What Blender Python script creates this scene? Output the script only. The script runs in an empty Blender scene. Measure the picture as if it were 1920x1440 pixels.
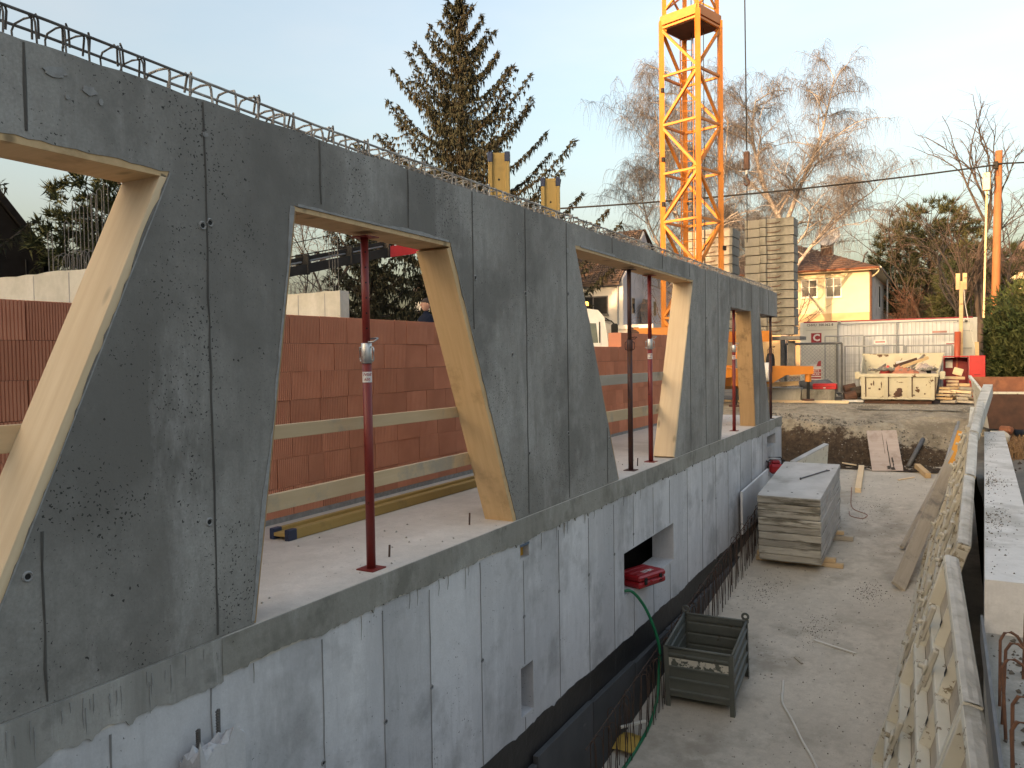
import bpy, math, random
from mathutils import Vector, Matrix
R = math.radians
random.seed(11)
sc = bpy.context.scene
col = sc.collection

# ------------------------------------------------------------------ camera, sky, sun, exposure
def setup_camera():
    yaw, pitch, roll, f = R(28.88), R(1.97), 0.015, 1480.0
    fw = Vector((-math.sin(yaw)*math.cos(pitch), math.cos(yaw)*math.cos(pitch), -math.sin(pitch)))
    rt = Vector((math.cos(yaw), math.sin(yaw), 0)); dn = fw.cross(rt)
    c, s = math.cos(roll), math.sin(roll)
    X = rt*c + dn*s; Y = -(-rt*s + dn*c); Z = -fw
    cd = bpy.data.cameras.new('camera'); co = bpy.data.objects.new('camera', cd); col.objects.link(co)
    m = Matrix(((X.x, Y.x, Z.x, 3.22), (X.y, Y.y, Z.y, 0.0), (X.z, Y.z, Z.z, 1.4), (0, 0, 0, 1)))
    co.matrix_world = m
    cd.sensor_width = 36.0; cd.lens = 36.0*f/1920.0; cd.clip_start = 0.05; cd.clip_end = 3000
    sc.camera = co
setup_camera()
SUN_EL, SUN_AZ = 9.0, 196.0                    # degrees; azimuth clockwise from +Y
w = bpy.data.worlds.new('World'); sc.world = w; w.use_nodes = True
nt = w.node_tree; bg = nt.nodes['Background']
sky = nt.nodes.new('ShaderNodeTexSky'); sky.sky_type = 'NISHITA'; sky.sun_disc = False
sky.sun_elevation = R(SUN_EL); sky.sun_rotation = R(SUN_AZ); sky.altitude = 200
sky.air_density = 1.0; sky.dust_density = 10.0; sky.ozone_density = 0.12
# thin veils of high cloud, the same all round the sky
wtc = nt.nodes.new('ShaderNodeTexCoord'); wmp = nt.nodes.new('ShaderNodeMapping'); wmp.inputs['Scale'].default_value = (1.0, 1.6, 4.5); wmp.inputs['Rotation'].default_value = (.35, .2, .6); nt.links.new(wtc.outputs['Generated'], wmp.inputs[0])
wno = nt.nodes.new('ShaderNodeTexNoise'); wno.inputs['Scale'].default_value = 1.6; wno.inputs['Detail'].default_value = 7; wno.inputs['Roughness'].default_value = .55; nt.links.new(wmp.outputs[0], wno.inputs['Vector'])
wmr = nt.nodes.new('ShaderNodeMapRange'); wmr.inputs[1].default_value = .42; wmr.inputs[2].default_value = .72; wmr.inputs[3].default_value = 0; wmr.inputs[4].default_value = .45; nt.links.new(wno.outputs[0], wmr.inputs[0])
whs = nt.nodes.new('ShaderNodeHueSaturation'); whs.inputs['Saturation'].default_value = .25; whs.inputs['Value'].default_value = 1.0; nt.links.new(sky.outputs[0], whs.inputs['Color'])
wmx = nt.nodes.new('ShaderNodeMix'); wmx.data_type = 'RGBA'; nt.links.new(wmr.outputs[0], wmx.inputs[0]); nt.links.new(sky.outputs[0], wmx.inputs[6]); nt.links.new(whs.outputs[0], wmx.inputs[7])
nt.links.new(wmx.outputs[2], bg.inputs[0]); bg.inputs[1].default_value = 0.15
sd = bpy.data.lights.new('sun', 'SUN'); sd.energy = 2.3; sd.angle = R(0.6); sd.color = (1.0, 0.55, 0.26)
so = bpy.data.objects.new('sun', sd); col.objects.link(so)
sv = Vector((math.sin(R(SUN_AZ))*math.cos(R(SUN_EL)), math.cos(R(SUN_AZ))*math.cos(R(SUN_EL)), math.sin(R(SUN_EL))))
so.rotation_euler = sv.to_track_quat('Z', 'Y').to_euler(); so.location = (0, -30, 30)
sc.view_settings.view_transform = 'Standard'; sc.view_settings.look = 'None'
sc.view_settings.gamma = 1.0; sc.view_settings.use_curve_mapping = False
sc.view_settings.exposure = 2.03
sc.cycles.max_bounces = 6; sc.cycles.diffuse_bounces = 4; sc.cycles.transparent_max_bounces = 4
sc.cycles.use_denoising = True

# ------------------------------------------------------------------ mesh helpers
class MB:
    def __init__(s): s.v = []; s.f = []
    def add(s, vs, fs):
        o = len(s.v); s.v += [tuple(p) for p in vs]; s.f += [tuple(i+o for i in q) for q in fs]; return s
    def box(s, x0, x1, y0, y1, z0, z1):
        return s.add([(x0,y0,z0),(x1,y0,z0),(x1,y1,z0),(x0,y1,z0),(x0,y0,z1),(x1,y0,z1),(x1,y1,z1),(x0,y1,z1)],
                     [(0,3,2,1),(4,5,6,7),(0,1,5,4),(1,2,6,5),(2,3,7,6),(3,0,4,7)])
    def cbox(s, x0, x1, y0, y1, z0, z1, b=.01):
        X, Y, Z = (x0, x1), (y0, y1), (z0, z1); vs = []; idx = {}
        for i in (0, 1):
            for j in (0, 1):
                for k in (0, 1):
                    dx, dy, dz = (b if i == 0 else -b), (b if j == 0 else -b), (b if k == 0 else -b)
                    idx[i,j,k] = len(vs)
                    vs += [(X[i], Y[j]+dy, Z[k]+dz), (X[i]+dx, Y[j], Z[k]+dz), (X[i]+dx, Y[j]+dy, Z[k])]
        I = lambda i, j, k, a: idx[i,j,k]+a
        fs = [(I(0,0,0,0),I(0,0,1,0),I(0,1,1,0),I(0,1,0,0)), (I(1,0,0,0),I(1,1,0,0),I(1,1,1,0),I(1,0,1,0)),
              (I(0,0,0,1),I(1,0,0,1),I(1,0,1,1),I(0,0,1,1)), (I(0,1,0,1),I(0,1,1,1),I(1,1,1,1),I(1,1,0,1)),
              (I(0,0,0,2),I(0,1,0,2),I(1,1,0,2),I(1,0,0,2)), (I(0,0,1,2),I(1,0,1,2),I(1,1,1,2),I(0,1,1,2))]
        for i in (0, 1):
            for j in (0, 1): fs.append((I(i,j,0,0), I(i,j,1,0), I(i,j,1,1), I(i,j,0,1)))
            for k in (0, 1): fs.append((I(i,0,k,0), I(i,1,k,0), I(i,1,k,2), I(i,0,k,2)))
        for j in (0, 1):
            for k in (0, 1): fs.append((I(0,j,k,1), I(1,j,k,1), I(1,j,k,2), I(0,j,k,2)))
        for q in idx.values(): fs.append((q, q+1, q+2))
        return s.add(vs, fs)
    def beam(s, a, b, w, h, up=(0, 0, 1)):
        a, b = Vector(a), Vector(b); d = (b-a).normalized(); u = Vector(up)
        if abs(d.dot(u)) > .98: u = Vector((1, 0, 0))
        r = d.cross(u).normalized(); u = r.cross(d).normalized(); vs = []
        for p in (a, b):
            for sx, sy in ((-1,-1),(1,-1),(1,1),(-1,1)): vs.append(p + r*sx*w/2 + u*sy*h/2)
        return s.add(vs, [(3,2,1,0),(4,5,6,7),(0,1,5,4),(1,2,6,5),(2,3,7,6),(3,0,4,7)])
    def tube(s, pts, r, n=6, r2=None, caps=True):
        pts = [Vector(p) for p in pts]; m = len(pts); rs = r if isinstance(r, (list, tuple)) else [r + ((r2 if r2 is not None else r)-r)*i/max(1, m-1) for i in range(m)]
        vs = []; fs = []; ref = None
        for i, p in enumerate(pts):
            d = (pts[min(i+1, m-1)] - pts[max(i-1, 0)]).normalized()
            if ref is None: ref = Vector((0,0,1)) if abs(d.z) < .9 else Vector((1,0,0))
            a = d.cross(ref)
            if a.length < 1e-4: a = d.orthogonal()
            a.normalize(); b = d.cross(a); ref = b.cross(d) if False else ref
            for k in range(n):
                t = 2*math.pi*k/n; vs.append(p + (a*math.cos(t) + b*math.sin(t))*rs[i])
        for i in range(m-1):
            for k in range(n): fs.append((i*n+k, i*n+(k+1) % n, (i+1)*n+(k+1) % n, (i+1)*n+k))
        if caps: fs.append(tuple(range(n-1, -1, -1))); fs.append(tuple(range((m-1)*n, m*n)))
        return s.add(vs, fs)
    def prism(s, poly, axis, d0, d1):
        n = len(poly)
        def P(p, d): return {'x': (d, p[0], p[1]), 'y': (p[0], d, p[1]), 'z': (p[0], p[1], d)}[axis]
        vs = [P(p, d0) for p in poly] + [P(p, d1) for p in poly]
        fs = [tuple(range(n)), tuple(range(2*n-1, n-1, -1))] + [(i, i+n, (i+1) % n+n, (i+1) % n) for i in range(n)]
        return s.add(vs, fs)
    def build(s, name, mat, parent=None, smooth=False, M=None):
        me = bpy.data.meshes.new(name); me.from_pydata(s.v, [], s.f); me.update()
        if smooth: me.polygons.foreach_set('use_smooth', [True]*len(me.polygons))
        return ob(name, me, mat, parent, M)
def ob(name, me, mat=None, parent=None, M=None):
    o = bpy.data.objects.new(name, me); col.objects.link(o)
    if mat is not None and len(me.materials) == 0: me.materials.append(mat)
    if parent is not None: o.parent = parent
    if M is not None: o.matrix_local = M
    return o
def fixn(o):
    import bmesh
    b = bmesh.new(); b.from_mesh(o.data); bmesh.ops.recalc_face_normals(b, faces=b.faces); b.to_mesh(o.data); b.free(); return o
def tag(o, label, cat=None, group=None, kind=None):
    if label: o['label'] = label
    if cat: o['category'] = cat
    if group: o['group'] = group
    if kind: o['kind'] = kind
    return o
def thing(name, label, cat, loc=(0,0,0), rz=0, group=None, M=None):
    o = bpy.data.objects.new(name, None); col.objects.link(o); o.empty_display_size = .2
    o.location = loc; o.rotation_euler = (0, 0, rz)
    if M is not None: o.matrix_world = M
    return tag(o, label, cat, group)
def copy_tree(o, parent=None):
    c = o.copy(); col.objects.link(c); c.parent = parent
    for ch in o.children: copy_tree(ch, c)
    return c
def frame(a, b, up=(0,0,1)):
    """matrix with local x from a to b, local z near up; origin at a"""
    a, b = Vector(a), Vector(b); x = (b-a).normalized(); u = Vector(up)
    y = u.cross(x)
    if y.length < 1e-4: y = Vector((0,1,0))
    y.normalize(); z = x.cross(y)
    return Matrix(((x.x,y.x,z.x,a.x),(x.y,y.y,z.y,a.y),(x.z,y.z,z.z,a.z),(0,0,0,1))), (b-a).length
def board(name, a, b, w, t, mat, parent=None, up=(0,0,1), bev=.003):
    """plank: centre line a-b, height w along up, thickness t"""
    M, L = frame(a, b, up)
    return MB().cbox(0, L, -t/2, t/2, -w/2, w/2, bev).build(name, mat, parent, M=M)
def text(name, body, size, mat, parent, M, extrude=.002, align='CENTER', bold=0.0, xs=1.0, shear=0.0):
    c = bpy.data.curves.new(name, 'FONT'); c.body = body; c.size = size; c.extrude = extrude; c.align_x = align; c.align_y = 'CENTER'
    c.offset = bold; c.shear = shear; c.resolution_u = 2
    o = bpy.data.objects.new(name, c); col.objects.link(o); c.materials.append(mat); o.parent = parent
    dg = bpy.context.evaluated_depsgraph_get(); me = bpy.data.meshes.new_from_object(o.evaluated_get(dg)); bpy.data.objects.remove(o); o = ob(name, me, mat, parent)
    o.matrix_local = M @ Matrix.Diagonal((xs, 1, 1, 1)); return o

# ------------------------------------------------------------------ materials
def newmat(name):
    m = bpy.data.materials.new(name); m.use_nodes = True; n = m.node_tree; return m, n, n.nodes['Principled BSDF']
def mixc(n, fac, a, b, mode='MIX'):
    x = n.nodes.new('ShaderNodeMix'); x.data_type = 'RGBA'; x.blend_type = mode
    for sock, val in ((x.inputs[0], fac), (x.inputs[6], a), (x.inputs[7], b)):
        if hasattr(val, 'is_linked') or hasattr(val, 'links'): n.links.new(val, sock)
        elif isinstance(val, (int, float)): sock.default_value = val
        else: sock.default_value = (*val[:3], 1)
    return x.outputs[2]
def noise(n, vec, scale, detail=5, rough=.55):
    t = n.nodes.new('ShaderNodeTexNoise'); t.inputs['Scale'].default_value = scale; t.inputs['Detail'].default_value = detail; t.inputs['Roughness'].default_value = rough
    n.links.new(vec, t.inputs['Vector']); return t.outputs[0]
def ramp(n, src, a, b, va=0.0, vb=1.0):
    r = n.nodes.new('ShaderNodeMapRange'); r.inputs[1].default_value = a; r.inputs[2].default_value = b; r.inputs[3].default_value = va; r.inputs[4].default_value = vb
    n.links.new(src, r.inputs[0]); return r.outputs[0]
def coords(n, stretch=(1,1,1), rnd=True):
    tc = n.nodes.new('ShaderNodeTexCoord'); mp = n.nodes.new('ShaderNodeMapping'); mp.inputs['Scale'].default_value = stretch
    n.links.new(tc.outputs['Object'], mp.inputs[0])
    if not rnd: return mp.outputs[0]
    oi = n.nodes.new('ShaderNodeObjectInfo'); ad = n.nodes.new('ShaderNodeVectorMath'); ad.operation = 'MULTIPLY_ADD'
    cb = n.nodes.new('ShaderNodeCombineXYZ')
    for i in range(3): n.links.new(oi.outputs['Random'], cb.inputs[i])
    n.links.new(cb.outputs[0], ad.inputs[0]); ad.inputs[1].default_value = (37, 53, 71); n.links.new(mp.outputs[0], ad.inputs[2])
    return ad.outputs[0]
def bump(n, bsdf, src, strength, dist=.01):
    b = n.nodes.new('ShaderNodeBump'); b.inputs['Strength'].default_value = strength; b.inputs['Distance'].default_value = dist
    n.links.new(src, b.inputs['Height'])
    if bsdf.inputs['Normal'].is_linked: n.links.new(bsdf.inputs['Normal'].links[0].from_socket, b.inputs['Normal'])
    n.links.new(b.outputs[0], bsdf.inputs['Normal'])
def MAT(name, c1, c2=None, scale=3, lo=.35, hi=.65, rough=.8, metal=0, bs=40, bst=.15, bd=.004, rand=0, stretch=(1,1,1), rnd=True, c3=None, s3=.8, lo3=.55, hi3=.7, spec=.5):
    m, n, p = newmat(name); v = coords(n, stretch, rnd)
    c2 = c2 or tuple(x*.75 for x in c1)
    cc = mixc(n, ramp(n, noise(n, v, scale), lo, hi), c1, c2)
    if c3: cc = mixc(n, ramp(n, noise(n, v, s3, 8, .65), lo3, hi3), cc, c3)
    if rand:
        oi = n.nodes.new('ShaderNodeObjectInfo'); rr = ramp(n, oi.outputs['Random'], 0, 1, 1-rand, 1+rand)
        h = n.nodes.new('ShaderNodeHueSaturation'); n.links.new(rr, h.inputs['Value']); n.links.new(cc, h.inputs['Color']); cc = h.outputs[0]
    n.links.new(cc, p.inputs['Base Color']); p.inputs['Roughness'].default_value = rough; p.inputs['Metallic'].default_value = metal
    p.inputs['Specular IOR Level'].default_value = spec
    if bst: bump(n, p, noise(n, v, bs, 6, .6), bst, bd)
    return m
def CONC(name, c1, c2, dark, light=None, pores=14.0, pore_amt=.5, stain=.9, vs=(1,1,.35), rough=.82, grain=1.0, smooth_spec=.4, dens=(.42,.66,.16), rand=0.0):
    """cast concrete: cloudy tone, streaks running down, pale blooms, pinholes"""
    m, n, p = newmat(name); v = coords(n, (1,1,1), False); vv = coords(n, vs, False); vstr = coords(n, (9, 9, .8), False)
    c = mixc(n, ramp(n, noise(n, vv, .9, 7, .62), .40, .60), c1, c2)
    c = mixc(n, ramp(n, noise(n, v, stain, 9, .66), .50, .62, 0, .8), c, dark)
    if light: c = mixc(n, ramp(n, noise(n, vv, 1.9, 8, .7), .54, .66, 0, .6), c, light)
    c = mixc(n, ramp(n, noise(n, vstr, 1.2, 6, .7), .54, .70, 0, .35), c, dark)
    c = mixc(n, ramp(n, noise(n, v, 9, 7, .75), .42, .62, 0, .28), c, tuple(x*.66 for x in c1))
    c = mixc(n, ramp(n, noise(n, v, 70, 4, .7), .35, .65, 0, .35), c, tuple(x*.7 for x in c1))
    hs = None
    wv = n.nodes.new('ShaderNodeVectorMath'); wv.operation = 'MULTIPLY_ADD'; wv.inputs[1].default_value = (.03,)*3
    nz = n.nodes.new('ShaderNodeTexNoise'); nz.inputs['Scale'].default_value = 60; n.links.new(v, nz.inputs['Vector']); n.links.new(nz.outputs[1], wv.inputs[0]); n.links.new(v, wv.inputs[2])
    for sc_, hi, lo_, hi_ in ((pores*2.2, dens[2], dens[0], dens[1]), (pores*.8, dens[2]*.55, dens[0]+.08, dens[1])):
        vo = n.nodes.new('ShaderNodeTexVoronoi'); vo.inputs['Scale'].default_value = sc_; n.links.new(wv.outputs[0], vo.inputs['Vector'])
        d_ = ramp(n, noise(n, v, 1.7 if sc_ > pores else 2.9, 5, .65), lo_, hi_, .0, hi)
        mt = n.nodes.new('ShaderNodeMath'); mt.operation = 'LESS_THAN'; n.links.new(vo.outputs['Distance'], mt.inputs[0]); n.links.new(d_, mt.inputs[1])
        if hs is None: hs = mt.outputs[0]
        else:
            mx = n.nodes.new('ShaderNodeMath'); mx.operation = 'MAXIMUM'; n.links.new(hs, mx.inputs[0]); n.links.new(mt.outputs[0], mx.inputs[1]); hs = mx.outputs[0]
    mm = n.nodes.new('ShaderNodeMath'); mm.operation = 'MULTIPLY'; n.links.new(hs, mm.inputs[0]); mm.inputs[1].default_value = pore_amt
    c = mixc(n, mm.outputs[0], c, tuple(x*.22 for x in dark))
    if rand:
        oi = n.nodes.new('ShaderNodeObjectInfo'); h = n.nodes.new('ShaderNodeHueSaturation'); n.links.new(ramp(n, oi.outputs['Random'], 0, 1, 1-rand, 1+rand), h.inputs['Value']); n.links.new(c, h.inputs['Color']); c = h.outputs[0]
    n.links.new(c, p.inputs['Base Color']); p.inputs['Roughness'].default_value = rough; p.inputs['Specular IOR Level'].default_value = smooth_spec
    bump(n, p, noise(n, v, 60, 6, .65), .3*grain, .003); bump(n, p, noise(n, v, 5, 6, .6), .35*grain, .008)
    inv = n.nodes.new('ShaderNodeMath'); inv.operation = 'SUBTRACT'; inv.inputs[0].default_value = 1; n.links.new(mm.outputs[0], inv.inputs[1]); bump(n, p, inv.outputs[0], .5, .004)
    return m
def PAINT(name, c, rust=(.09,.04,.02), amt=.62, scale=5, rough=.45, metal=0.0, rand=0, dirt=None):
    """paint with chipped, rusty patches"""
    m, n, p = newmat(name); v = coords(n); 
    cc = mixc(n, ramp(n, noise(n, v, 2.2, 5), .35, .7), c, tuple(x*.8 for x in c))
    if dirt: cc = mixc(n, ramp(n, noise(n, v, 1.3, 8, .7), .45, .7, 0, .8), cc, dirt)
    f = ramp(n, noise(n, v, scale, 9, .68), amt, amt+.03); cc = mixc(n, f, cc, rust)
    n.links.new(cc, p.inputs['Base Color']); n.links.new(ramp(n, f, 0, 1, rough, .9), p.inputs['Roughness']); p.inputs['Metallic'].default_value = metal
    bump(n, p, f, -.4, .003); bump(n, p, noise(n, v, 60, 4), .08, .002); return m
def WOOD(name, c1, c2, dark=None, knots=True, rough=.7, axis=0, rand=.08, grain=1.0):
    """sawn timber, grain along the board's own x axis"""
    m, n, p = newmat(name); st = [14, 14, 14]; st[axis] = .9; v = coords(n, st); v0 = coords(n, (1,1,1))
    c = mixc(n, ramp(n, noise(n, v, 1.6, 6, .65), .3, .7), c1, c2)
    c = mixc(n, ramp(n, noise(n, v0, 2.5, 5), .45, .7, 0, .5), c, c2)
    if dark: c = mixc(n, ramp(n, noise(n, v0, 1.6, 9, .7), .54, .66, 0, .85), c, dark)
    if knots:
        vo = n.nodes.new('ShaderNodeTexVoronoi'); vo.inputs['Scale'].default_value = 1.0; s2 = [5.5]*3; s2[axis] = 2.2; n.links.new(coords(n, s2), vo.inputs['Vector'])
        c = mixc(n, ramp(n, vo.outputs['Distance'], .17, .07, 0, .8), c, tuple(x*.35 for x in c2))
    oi = n.nodes.new('ShaderNodeObjectInfo'); h = n.nodes.new('ShaderNodeHueSaturation'); n.links.new(ramp(n, oi.outputs['Random'], 0, 1, 1-rand, 1+rand), h.inputs['Value']); n.links.new(c, h.inputs['Color'])
    n.links.new(h.outputs[0], p.inputs['Base Color']); p.inputs['Roughness'].default_value = rough; p.inputs['Specular IOR Level'].default_value = .3
    bump(n, p, noise(n, v, 2.5, 6, .7), .25*grain, .002); return m

m_up = CONC('concrete_fresh', (.215,.206,.188), (.36,.35,.326), (.14,.133,.12), (.46,.45,.43), pores=22, pore_amt=.95, rough=.72, grain=1.5, stain=.7, dens=(.36,.62,.24))
m_low = CONC('concrete_wall_grey', (.60,.60,.615), (.465,.465,.48), (.265,.263,.265), (.70,.70,.71), pores=12, pore_amt=.8, vs=(1.3,1.3,.3), stain=1.1, grain=1.3, rand=.10)
m_edge = CONC('concrete_damp_edge', (.26,.25,.22), (.34,.33,.295), (.15,.143,.12), (.47,.46,.43), pores=10, pore_amt=.6, grain=1.8, stain=2.2)
m_slab = CONC('concrete_slab', (.63,.585,.525), (.69,.645,.585), (.48,.445,.395), (.76,.715,.65), pores=6, pore_amt=.3, vs=(1,1,1), stain=.6)
m_floor = CONC('concrete_ramp', (.52,.475,.40), (.62,.57,.485), (.28,.25,.20), (.7,.65,.56), pores=5, pore_amt=.5, vs=(1,1,1), stain=.75, grain=1.4)
m_cw = CONC('concrete_ballast', (.30,.285,.245), (.22,.208,.178), (.085,.08,.065), (.40,.38,.34), pores=9, pore_amt=.7, stain=1.6, grain=1.6)
m_pale = CONC('concrete_pale', (.55,.53,.47), (.5,.48,.42), (.38,.36,.31), (.62,.6,.55), pores=8, pore_amt=.3)
m_ret = CONC('concrete_white_top', (.66,.645,.62), (.57,.555,.53), (.31,.295,.26), (.74,.725,.70), pores=5, pore_amt=.9, vs=(1,1,1), stain=1.5)
m_seam = MAT('seam_dark', (.10,.098,.09), (.07,.068,.064), 6)
m_seam2 = MAT('seam_grey', (.2,.2,.2), (.3,.3,.3), 3)
m_hole = MAT('hole_black', (.012,.012,.012), None, bst=0)
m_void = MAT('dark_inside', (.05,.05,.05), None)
m_splat = MAT('concrete_crumb', (.33,.33,.325), (.24,.24,.235), 22, bs=60, bst=.6, bd=.006)
def brickmat():
    m, n, p = newmat('terracotta_block'); v = coords(n)
    c = mixc(n, ramp(n, noise(n, v, 3, 5), .35, .65), (.68,.315,.20), (.60,.265,.165))
    oi = n.nodes.new('ShaderNodeObjectInfo'); h = n.nodes.new('ShaderNodeHueSaturation'); n.links.new(ramp(n, oi.outputs['Random'], 0, 1, .90, 1.09), h.inputs['Value']); n.links.new(c, h.inputs['Color'])
    n.links.new(h.outputs[0], p.inputs['Base Color']); p.inputs['Roughness'].default_value = .9; p.inputs['Specular IOR Level'].default_value = .2
    bump(n, p, noise(n, v, 90, 4), .2, .002); return m
m_brick = brickmat()
m_mortar = MAT('joint_dark', (.12,.06,.045), None)  # dark brown core that shows between the blocks
m_wood = WOOD('timber_new', (.66,.48,.27), (.55,.38,.2), dark=(.40,.27,.14))
m_wood2 = WOOD('timber_pale', (.80,.64,.43), (.70,.53,.33), rand=.05)
m_woodb = WOOD('timber_ochre', (.43,.29,.15), (.34,.22,.11), dark=(.17,.115,.06))
m_woodg = WOOD('timber_weathered', (.48,.43,.35), (.39,.34,.27), dark=(.2,.19,.17), knots=False)
m_rail = WOOD('timber_rail', (.66,.50,.31), (.56,.41,.24), dark=(.36,.32,.26))
m_h20 = WOOD('timber_beam_yellow', (.46,.33,.12), (.38,.26,.09), dark=(.26,.19,.08), knots=False)
m_ply = WOOD('plywood_pinkish', (.47,.40,.36), (.40,.33,.29), dark=(.3,.24,.2), knots=False)
m_form = MAT('formwork_face', (.54,.535,.52), (.43,.425,.41), 2.5, c3=(.27,.26,.235), s3=1.4, lo3=.5, hi3=.7, rough=.6)
m_formedge = MAT('formwork_edge', (.43,.415,.37), (.30,.285,.245), 2.5, rough=.85, rand=.22, stretch=(.7,.7,5), c3=(.10,.092,.07), s3=1.7, lo3=.50, hi3=.62, bs=25, bst=.5, bd=.006)
m_framep = PAINT('formwork_frame', (.70,.68,.58), (.24,.2,.13), .60, 7, .6, dirt=(.58,.555,.47))
m_frameg = PAINT('formwork_frame_grey', (.58,.55,.46), (.27,.235,.17), .57, 7, .7, dirt=(.46,.435,.37))
m_crust = MAT('concrete_crust', (.58,.57,.53), (.44,.43,.39), 5, c3=(.3,.28,.23), s3=2.2, lo3=.52, hi3=.66, bs=22, bst=.7, bd=.012)
m_prop = PAINT('prop_red', (.20,.022,.018), (.10,.03,.02), .66, 8, .45)
m_propd = PAINT('prop_dark', (.055,.02,.018), (.08,.035,.022), .55, 8, .6)
m_zinc = MAT('zinc_steel', (.55,.56,.57), (.42,.43,.44), 12, rough=.38, metal=.85, bst=.08)
m_rebar = MAT('rebar_rust', (.085,.05,.035), (.05,.035,.028), 20, rough=.85, bs=220, bst=.5, bd=.003)
m_rebarg = MAT('rebar_grey', (.14,.135,.13), (.075,.068,.062), 9, rough=.8, bs=200, bst=.4, bd=.003)
m_rebarc = MAT('rebar_caked', (.52,.51,.48), (.27,.25,.23), 9, lo=.3, hi=.5, rough=.9, bs=60, bst=.6, bd=.006)
m_rebaro = MAT('rebar_orange', (.16,.075,.04), (.09,.045,.03), 15, rough=.9)
m_yel = PAINT('crane_yellow', (.58,.205,.022), (.2,.09,.03), .70, 5, .45)
m_blue = MAT('plastic_blue', (.03,.045,.1), (.02,.03,.07), rough=.5)
m_black = MAT('rubber_black', (.02,.02,.02), (.03,.03,.03), rough=.85, spec=.15)
m_bit = MAT('bitumen', (.012,.012,.013), (.02,.02,.022), 8, rough=.42, bs=12, bst=.5, bd=.01)
m_insul = MAT('insulation_dark', (.05,.052,.057), (.07,.072,.077), 2.5, rough=.75, c3=(.13,.13,.13), s3=3, lo3=.64, hi3=.74, rand=.25)
m_crate = PAINT('crate_greengrey', (.105,.115,.10), (.07,.055,.04), .62, 5, .55, dirt=(.15,.15,.135))
m_cratew = PAINT('crate_white_flake', (.62,.60,.52), (.10,.11,.095), .50, 9, .6)
m_green = MAT('hose_green', (.008,.17,.075), (.006,.13,.055), rough=.4, bst=0)
m_cable = MAT('cable_white', (.68,.66,.60), (.58,.56,.5), rough=.6, bst=0)
m_red = MAT('plastic_red', (.32,.012,.018), (.26,.01,.015), rough=.42)
m_redc = MAT('cabinet_red', (.50,.015,.02), (.42,.012,.016), rough=.4)
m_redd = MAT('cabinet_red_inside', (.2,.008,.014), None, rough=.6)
m_white = MAT('paint_white', (.72,.72,.71), (.64,.64,.63), rough=.5)
m_tarp = MAT('tarpaulin_white', (.68,.69,.71), (.60,.61,.63), 2, rough=.55, bs=3, bst=.5, bd=.03)
m_cont = MAT('container_grey', (.60,.60,.56), (.54,.54,.50), 2, rough=.5)
m_contr = MAT('container_red_sign', (.30,.012,.025), None, rough=.5, bst=0)
m_letter = MAT('lettering_dark', (.05,.05,.05), None, bst=0)
m_letterw = MAT('lettering_white', (.75,.73,.72), None, bst=0)
m_letterr = MAT('lettering_red', (.35,.05,.07), None, bst=0)
m_galv = MAT('galvanised', (.36,.37,.38), (.29,.30,.31), 8, rough=.5, metal=.4)
m_galvd = MAT('galvanised_dark', (.10,.105,.11), (.15,.15,.155), 8, rough=.6, metal=.3)
m_skip = PAINT('skip_cream', (.57,.53,.40), (.10,.05,.025), .585, 3.4, .55, dirt=(.45,.40,.29))
m_rust = MAT('rust_orange', (.30,.12,.06), (.2,.08,.045), 5, c3=(.12,.06,.04), s3=2, rough=.9)
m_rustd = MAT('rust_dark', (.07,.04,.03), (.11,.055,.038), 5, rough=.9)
m_soil = MAT('soil_dark', (.075,.055,.04), (.045,.034,.026), 6, bs=25, bst=.8, bd=.03, rnd=False, c3=(.12,.095,.07), s3=1.5)
m_dirt = MAT('gravel_crust', (.36,.32,.25), (.28,.245,.19), 5, bs=30, bst=.8, bd=.02, rnd=False, c3=(.17,.14,.105), s3=1.1, lo3=.5, hi3=.68)
m_yard = MAT('yard_dirt', (.20,.18,.15), (.13,.12,.10), 3, bs=25, bst=.7, bd=.02, rnd=False, c3=(.06,.055,.05), s3=.5, lo3=.5, hi3=.65)
def bankmat():
    m, n, p = newmat('bank_earth'); v = coords(n, (1,1,1), False); g = n.nodes.new('ShaderNodeNewGeometry'); sp = n.nodes.new('ShaderNodeSeparateXYZ'); n.links.new(g.outputs['Position'], sp.inputs[0])
    cr = mixc(n, ramp(n, noise(n, v, 6, 9, .72), .36, .62), (.44,.395,.31), (.30,.26,.20)); cr = mixc(n, ramp(n, noise(n, v, 1.2, 8, .65), .5, .62, 0, .8), cr, (.19,.165,.125))
    so_ = mixc(n, ramp(n, noise(n, v, 9, 9, .75), .38, .62), (.105,.078,.056), (.045,.034,.026))
    def ma(op, a, b):
        q = n.nodes.new('ShaderNodeMath'); q.operation = op
        for i, x in enumerate((a, b)):
            if isinstance(x, (int, float)): q.inputs[i].default_value = x
            else: n.links.new(x, q.inputs[i])
        return q.outputs[0]
    lvl = ramp(n, sp.outputs['X'], 0.3, 2.2, -.46, -.86)                 # the crust reaches lower towards the leaning panels
    f = ma('ADD', ma('SUBTRACT', lvl, sp.outputs['Z']), ma('MULTIPLY', ma('SUBTRACT', noise(n, v, 2.6, 9, .7), .5), 1.5))
    c = mixc(n, ramp(n, f, -.03, .08), cr, so_)
    n.links.new(c, p.inputs['Base Color']); p.inputs['Roughness'].default_value = .95; p.inputs['Specular IOR Level'].default_value = .15
    bump(n, p, noise(n, v, 14, 9, .75), 1.0, .05); bump(n, p, noise(n, v, 70, 5, .7), .7, .012); return m
m_bank = bankmat()
m_stone = MAT('pebble', (.45,.42,.36), (.36,.33,.28), 8, rand=.4)
m_stoned = MAT('pebble_dark', (.16,.14,.115), (.11,.1,.08), 8, rand=.4)
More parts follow.
